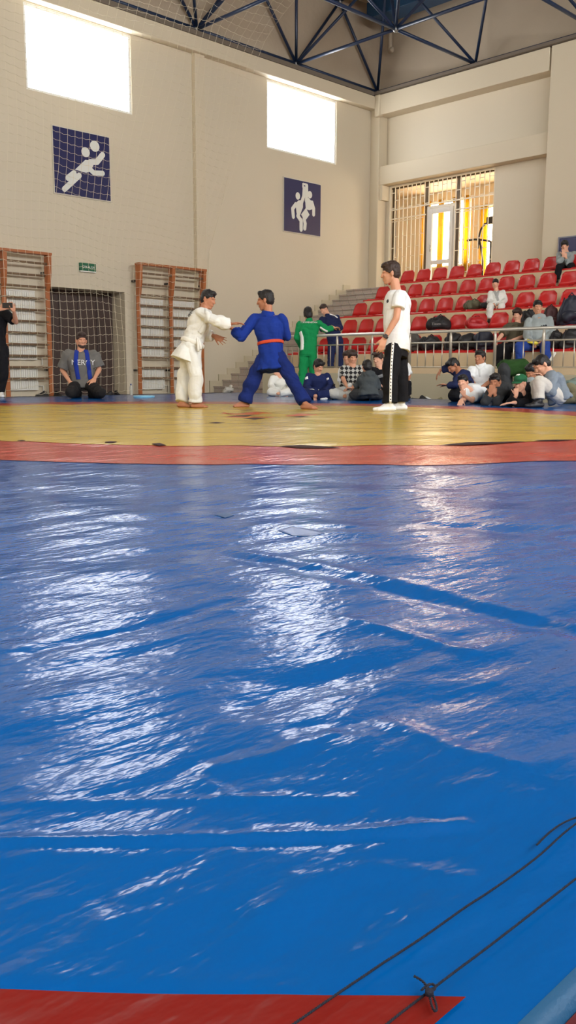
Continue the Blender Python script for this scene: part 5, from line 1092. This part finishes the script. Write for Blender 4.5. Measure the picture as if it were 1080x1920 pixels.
bag('grey and black backpack behind the railing, just right of the referee', 776, 642, dr(776,0), 0.34, 0.36, 0.26, bgrey, mat('strap_pale', (170,166,160), 0.7), lean=-0.04, zbase=zr(0))
bag('black duffel bag behind the railing, second bag right of the referee', 808, 645, dr(808,0), 0.42, 0.30, 0.28, bblk, kind='duffel', zbase=zr(0))
bag('upright black backpack behind the railing, left of the boy in the white polo', 849, 640, dr(849,0), 0.34, 0.36, 0.28, bblk, zbase=zr(0))
bag('black bag slumped behind the railing above the crouching boy', 880, 643, dr(880,0), 0.36, 0.30, 0.28, bblk, kind='duffel', zbase=zr(0))
bag('black bag behind the railing above the boy in the white polo', 908, 641, dr(908,0), 0.38, 0.36, 0.28, bnavy, zbase=zr(0))
bag('black bag on the lowest row right behind the grey hoodie\'s elbow', 1042, 643, dr(1042,0), 0.26, 0.32, 0.26, bblk, zbase=zr(0))
bag('black bag on the lowest row at the right frame edge', 1070, 641, dr(1070,0), 0.40, 0.36, 0.28, bblk, lean=0.03, zbase=zr(0))
def shoe(label, x, y, r_, u_, t_, material, plane=('Z', 0.0), k_=1.0, lift=0):
    p = on(x, y, 'Z', plane[1]); base = np.array([p[0], p[1], plane[1]]); t = thing('shoe', label, 'shoe', base, 'shoes left beside the mat'); d = wdir(r_, 0, t_)
    m = M(); foot_prims(m, base+UP*0.075, base+d*0.2, plane[1], 0.95*k_, 'shoe'); organic('upper', m, 0.012, [material], t, base, it=2)
    obj('sole', M().rings([(base+d*0.05-UP*0.0+UP*0.001, d, np.cross(UP, d), 0.135*k_, 0.045*k_), (base+d*0.05+UP*0.018, d, np.cross(UP, d), 0.138*k_, 0.047*k_)]), mat('shoe_sole', (60,58,56), 0.7), t, base=base, smooth=False)
FL = ('Z', FZ)
for lab, x, y, r_, t_, mt in (('black shoe beside the mat edge, left of the kneeling man, leftmost of three', 84, 743, -0.9, 0.3, shoek), ('black shoe beside the mat edge, left of the kneeling man, middle of three', 96, 742, 0.3, 0.9, shoek), ('black shoe beside the mat edge, nearest the kneeling man on his left', 106, 743, 0.7, 0.6, shoek),
    ('dark shoe beside the mat edge just right of the kneeling man', 208, 743, -0.6, 0.7, shoek), ('dark shoe further right of the kneeling man by the door jamb', 218, 742, 0.5, 0.8, shoek),
    ('black shoe at the foot of the plinth, first one right of the referee', 780, 752, -0.8, 0.5, shoek), ('black shoe at the foot of the plinth, second one right of the referee', 791, 753, 0.8, 0.5, shoek), ('pale shoe at the foot of the plinth between the dark shoes', 801, 753, 0.4, 0.8, shoew)):
    shoe(lab, x, y, r_, 0, t_, mt, FL)
shoe('olive shoe at the foot of the plinth, left of the crouching boy', 832, 754, -0.9, 0, 0.3, khaki, FL, 1.1)
# bottle beside the boy in navy
def bottle(label, base, h, r, body_m, cap_m, grp=None):
    t = thing('bottle', label, 'bottle', base, grp); b = np.array(base)
    obj('body', M().tube([b, b+UP*h*.02, b+UP*h*.7, b+UP*h*.8, b+UP*h*.86], [r*.92, r, r, r*.6, r*.42], 16), body_m, t, base=base, smooth=True)
    obj('bottle_cap', M().tube([b+UP*h*.86, b+UP*h*.97, b+UP*h], [r*.5, r*.5, r*.4], 14), cap_m, t, base=base, smooth=True)
bp_ = on(626, 748.5, 'Z', 0.0); bottle('dark blue drinking bottle standing between the navy judo suit and the pale trousers', bp_, 0.235, 0.036, mat('bottle_dark_blue', (24,32,66), 0.3), blk)
bq_ = on(246, 741, 'Z', FZ); bottle('small clear bottle on the floor at the right foot of the door opening', bq_, 0.24, 0.034, mat('bottle_clear', (206,206,196), 0.15), mat('cap_blue', (60,100,170), 0.4))
# pale blue disc on the mat
dp = on(270, 745, 'Z', 0.0); t = thing('training_disc', 'flat pale blue disc lying on the mat left of the white-suited fighter', 'disc', dp)
hz = float(hmat(dp[0], dp[1]))
obj('disc', M().tube([dp+UP*(hz+.0), dp+UP*(hz+.016), dp+UP*(hz+.024)], [0.165, 0.17, 0.15], 28), mat('disc_pale_blue', (150,214,240), 0.35), t, base=dp, smooth=False)
obj('rim', M().tube([dp+UP*(hz+.02)+0.165*np.array([math.cos(a), math.sin(a), 0]) for a in np.linspace(0, 2*math.pi, 30)], 0.007, 6), mat('disc_pale_blue', (150,214,240), 0.35), t, base=dp, smooth=True)
# plastic bag at the foot of the stairs
pb_ = on(430, 737, 'Z', FZ); t = thing('plastic_bag', 'crumpled translucent plastic bag at the foot of the stairs', 'bag', pb_)
m = M(); m.ell(pb_+UP*0.07, (0.15,0.12,0.075)); m.ell(pb_+UP*0.10+RH*0.05, (0.08,0.08,0.06)); m.cap(pb_+UP*.1-RH*.06, pb_+UP*.16-RH*.1, .05, .02)
organic('bag_film', m, 0.012, [mat('plastic_film', (206,204,198), 0.3)], t, pb_, it=2, wrinkle=0.05, wfreq=6)
# phone, yellow packet, white roll, paper cup, sock, hand items
ph = W(14, 572.5, 13.12); t = thing('phone', 'black smartphone held up by the man at the left edge', 'phone', ph); obj('case', M().obox(ph, [RH, UP, TC], (0.078, 0.038, 0.006)), blk, t, base=ph, bevel=0.004)
obj('lens', M().tube([ph+TC*.005+RH*.055+UP*.02, ph+TC*.009+RH*.055+UP*.02], 0.009, 12), mat('lens_glass', (60,64,72), 0.1), t, base=ph)
yp = W(998, 641, d0(1010,0)-0.5); t = thing('snack_packet', 'yellow packet held by the boy in the grey hoodie', 'packet', yp)
obj('packet', M().rings([(yp-RH*.105+UP*.02, UP, TC, .012, .03), (yp-RH*.09+UP*.018, UP, TC, .035, .03), (yp+RH*.07-UP*.02, UP, TC, .036, .03), (yp+RH*.10-UP*.026, UP, TC, .012, .03)]), mat('packet_yellow', (214,196,60), 0.3), t, base=yp, smooth=True)
obj('crimped_end', M().rings([(yp-RH*.13+UP*.022, UP, TC, .03, .004), (yp-RH*.1+UP*.02, UP, TC, .03, .006)]), mat('packet_white', (222,222,210), 0.4), t, base=yp)
wr0, wr1 = W(1023, 689, Dx(1035, 12.64)), W(1041, 661, Dx(1035, 12.64)); tag(obj('paper_roll', M().tube([wr0, wr1], 0.022, 14), mat('paper_white', (236,234,224), 0.7), smooth=False, base=tuple(wr0)), 'white rolled paper stick poking up behind the blue-grey sweatshirt', 'paper roll')
cp_ = W(656, 723, 13.0)
m = M(); m.ell(cp_, (0.035,0.03,0.045)); t = thing('paper_wrapper', 'crumpled white wrapper in the hands of the boy in the checkered T-shirt', 'wrapper', cp_); organic('wrapper', m, 0.008, [whp], t, cp_, it=1, wrinkle=0.006, wfreq=9)
sk_ = on(607, 750, 'Z', 0.0); t = thing('folded_cloth', 'small white cloth on the mat in front of the boy in the navy judo suit', 'cloth', sk_); m = M(); m.ell(sk_+UP*.014, (.075,.04,.018)); m.ell(sk_+UP*.018+RH*.03, (.035,.03,.02)); organic('cloth', m, 0.008, [twhite], t, sk_, it=2)
